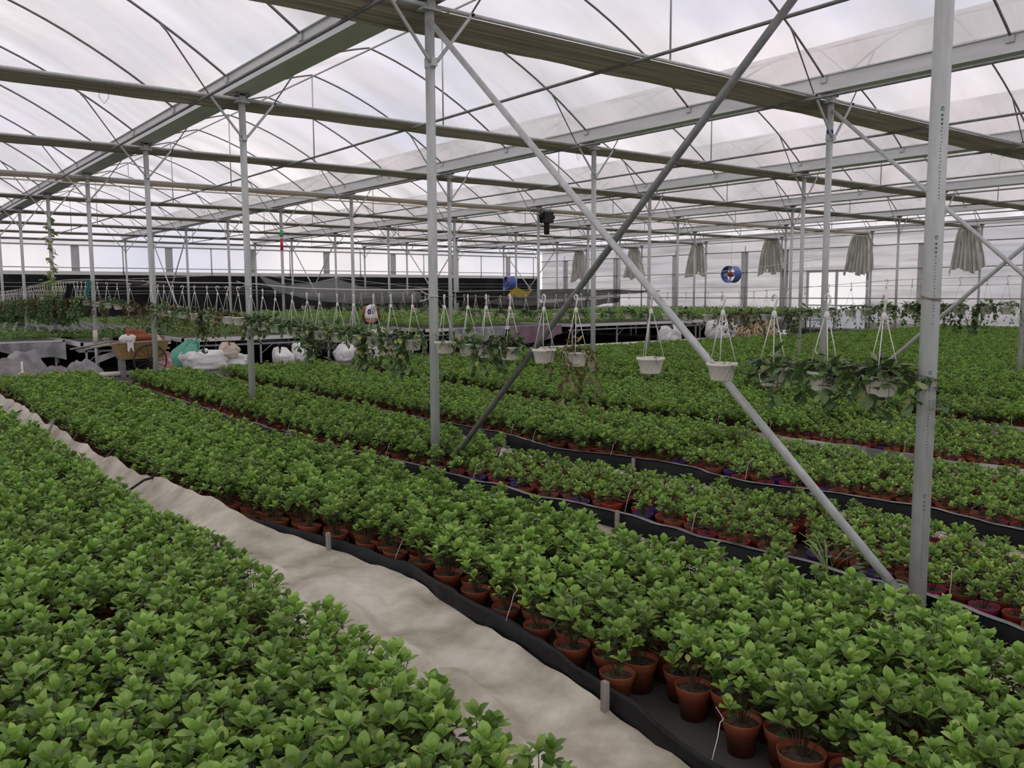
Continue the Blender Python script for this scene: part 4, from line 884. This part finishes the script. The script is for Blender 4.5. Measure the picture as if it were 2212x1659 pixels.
E_ = [(0, 1), (1, 2), (2, 3), (3, 4), (4, 5), (5, 6), (2, 7), (7, 8), (8, 9), (9, 10), (10, 11), (2, 12), (12, 13), (13, 14), (14, 15), (15, 16), (0, 17), (17, 18), (18, 19), (19, 20), (0, 21), (21, 22), (22, 23), (23, 24)]
rad = [(.15, .11), (.14, .10), (.15, .10), .06, .085, .10, .085, .07, .06, .045, .035, .03, .07, .06, .045, .035, .03, .085, .06, .045, .04, .085, .06, .045, .04]
# hands: five short fingers each, rooted in the palm
for wi in (11, 16):
    wx, wy, wz = V[wi]
    sgn = -1 if wi == 11 else 1
    for f_ in range(5):
        k0 = len(V); dx = (-.024+.012*f_) if f_ else -.038*sgn
        L = (.05, .068, .075, .07, .055)[f_]
        V += [(wx+dx*.8, wy+.035, wz-.02), (wx+dx, wy+.035+L*.55, wz-.04), (wx+dx, wy+.035+L*.8, wz-.07)]; E_ += [(wi, k0), (k0, k0+1), (k0+1, k0+2)]; rad += [.011, .009, .008]
skin('body', V, E_, rad, skin_m, pr_)
skin('jersey', [(0, -.01, .90), (0, .10, 1.08), (0, .215, 1.235), (-.12, .225, 1.27), (.12, .225, 1.27), (0, .28, 1.30)], [(0, 1), (1, 2), (2, 3), (2, 4), (2, 5)], [(.20, .14), (.20, .135), (.20, .125), .10, .10, .08], jersey_m, pr_)
skin('shorts', [(0, 0, .93), (-.09, 0, .84), (-.11, .02, .52), (.09, 0, .84), (.11, .02, .52)], [(0, 1), (1, 2), (0, 3), (3, 4)], [(.165, .125), .11, .085, .11, .085], navy_m, pr_)
skin('hair', [(0, .39, 1.285), (0, .45, 1.29), (0, .52, 1.27)], [(0, 1), (1, 2)], [.07, .095, .085], hair_m, pr_)
cu = bpy.data.curves.new('number', 'FONT'); cu.body = '01'; cu.size = .21; cu.align_x = 'CENTER'; cu.extrude = .006; cu.offset = .006
tmp = bpy.data.objects.new('number', cu); COL.objects.link(tmp); bpy.context.view_layer.update(); me = bpy.data.meshes.new_from_object(tmp.evaluated_get(bpy.context.evaluated_depsgraph_get())); bpy.data.objects.remove(tmp)
me.materials.clear(); me.materials.append(navy_m); nb = obj('number', me, pr_); nb.location = (0, -.055, 1.09); nb.rotation_euler = (R(60), 0, 0)
nb['label'] = 'navy number 01 on the back'
# small plant on a shelf post near the lettered post: climbing black-leaved sprig beyond it
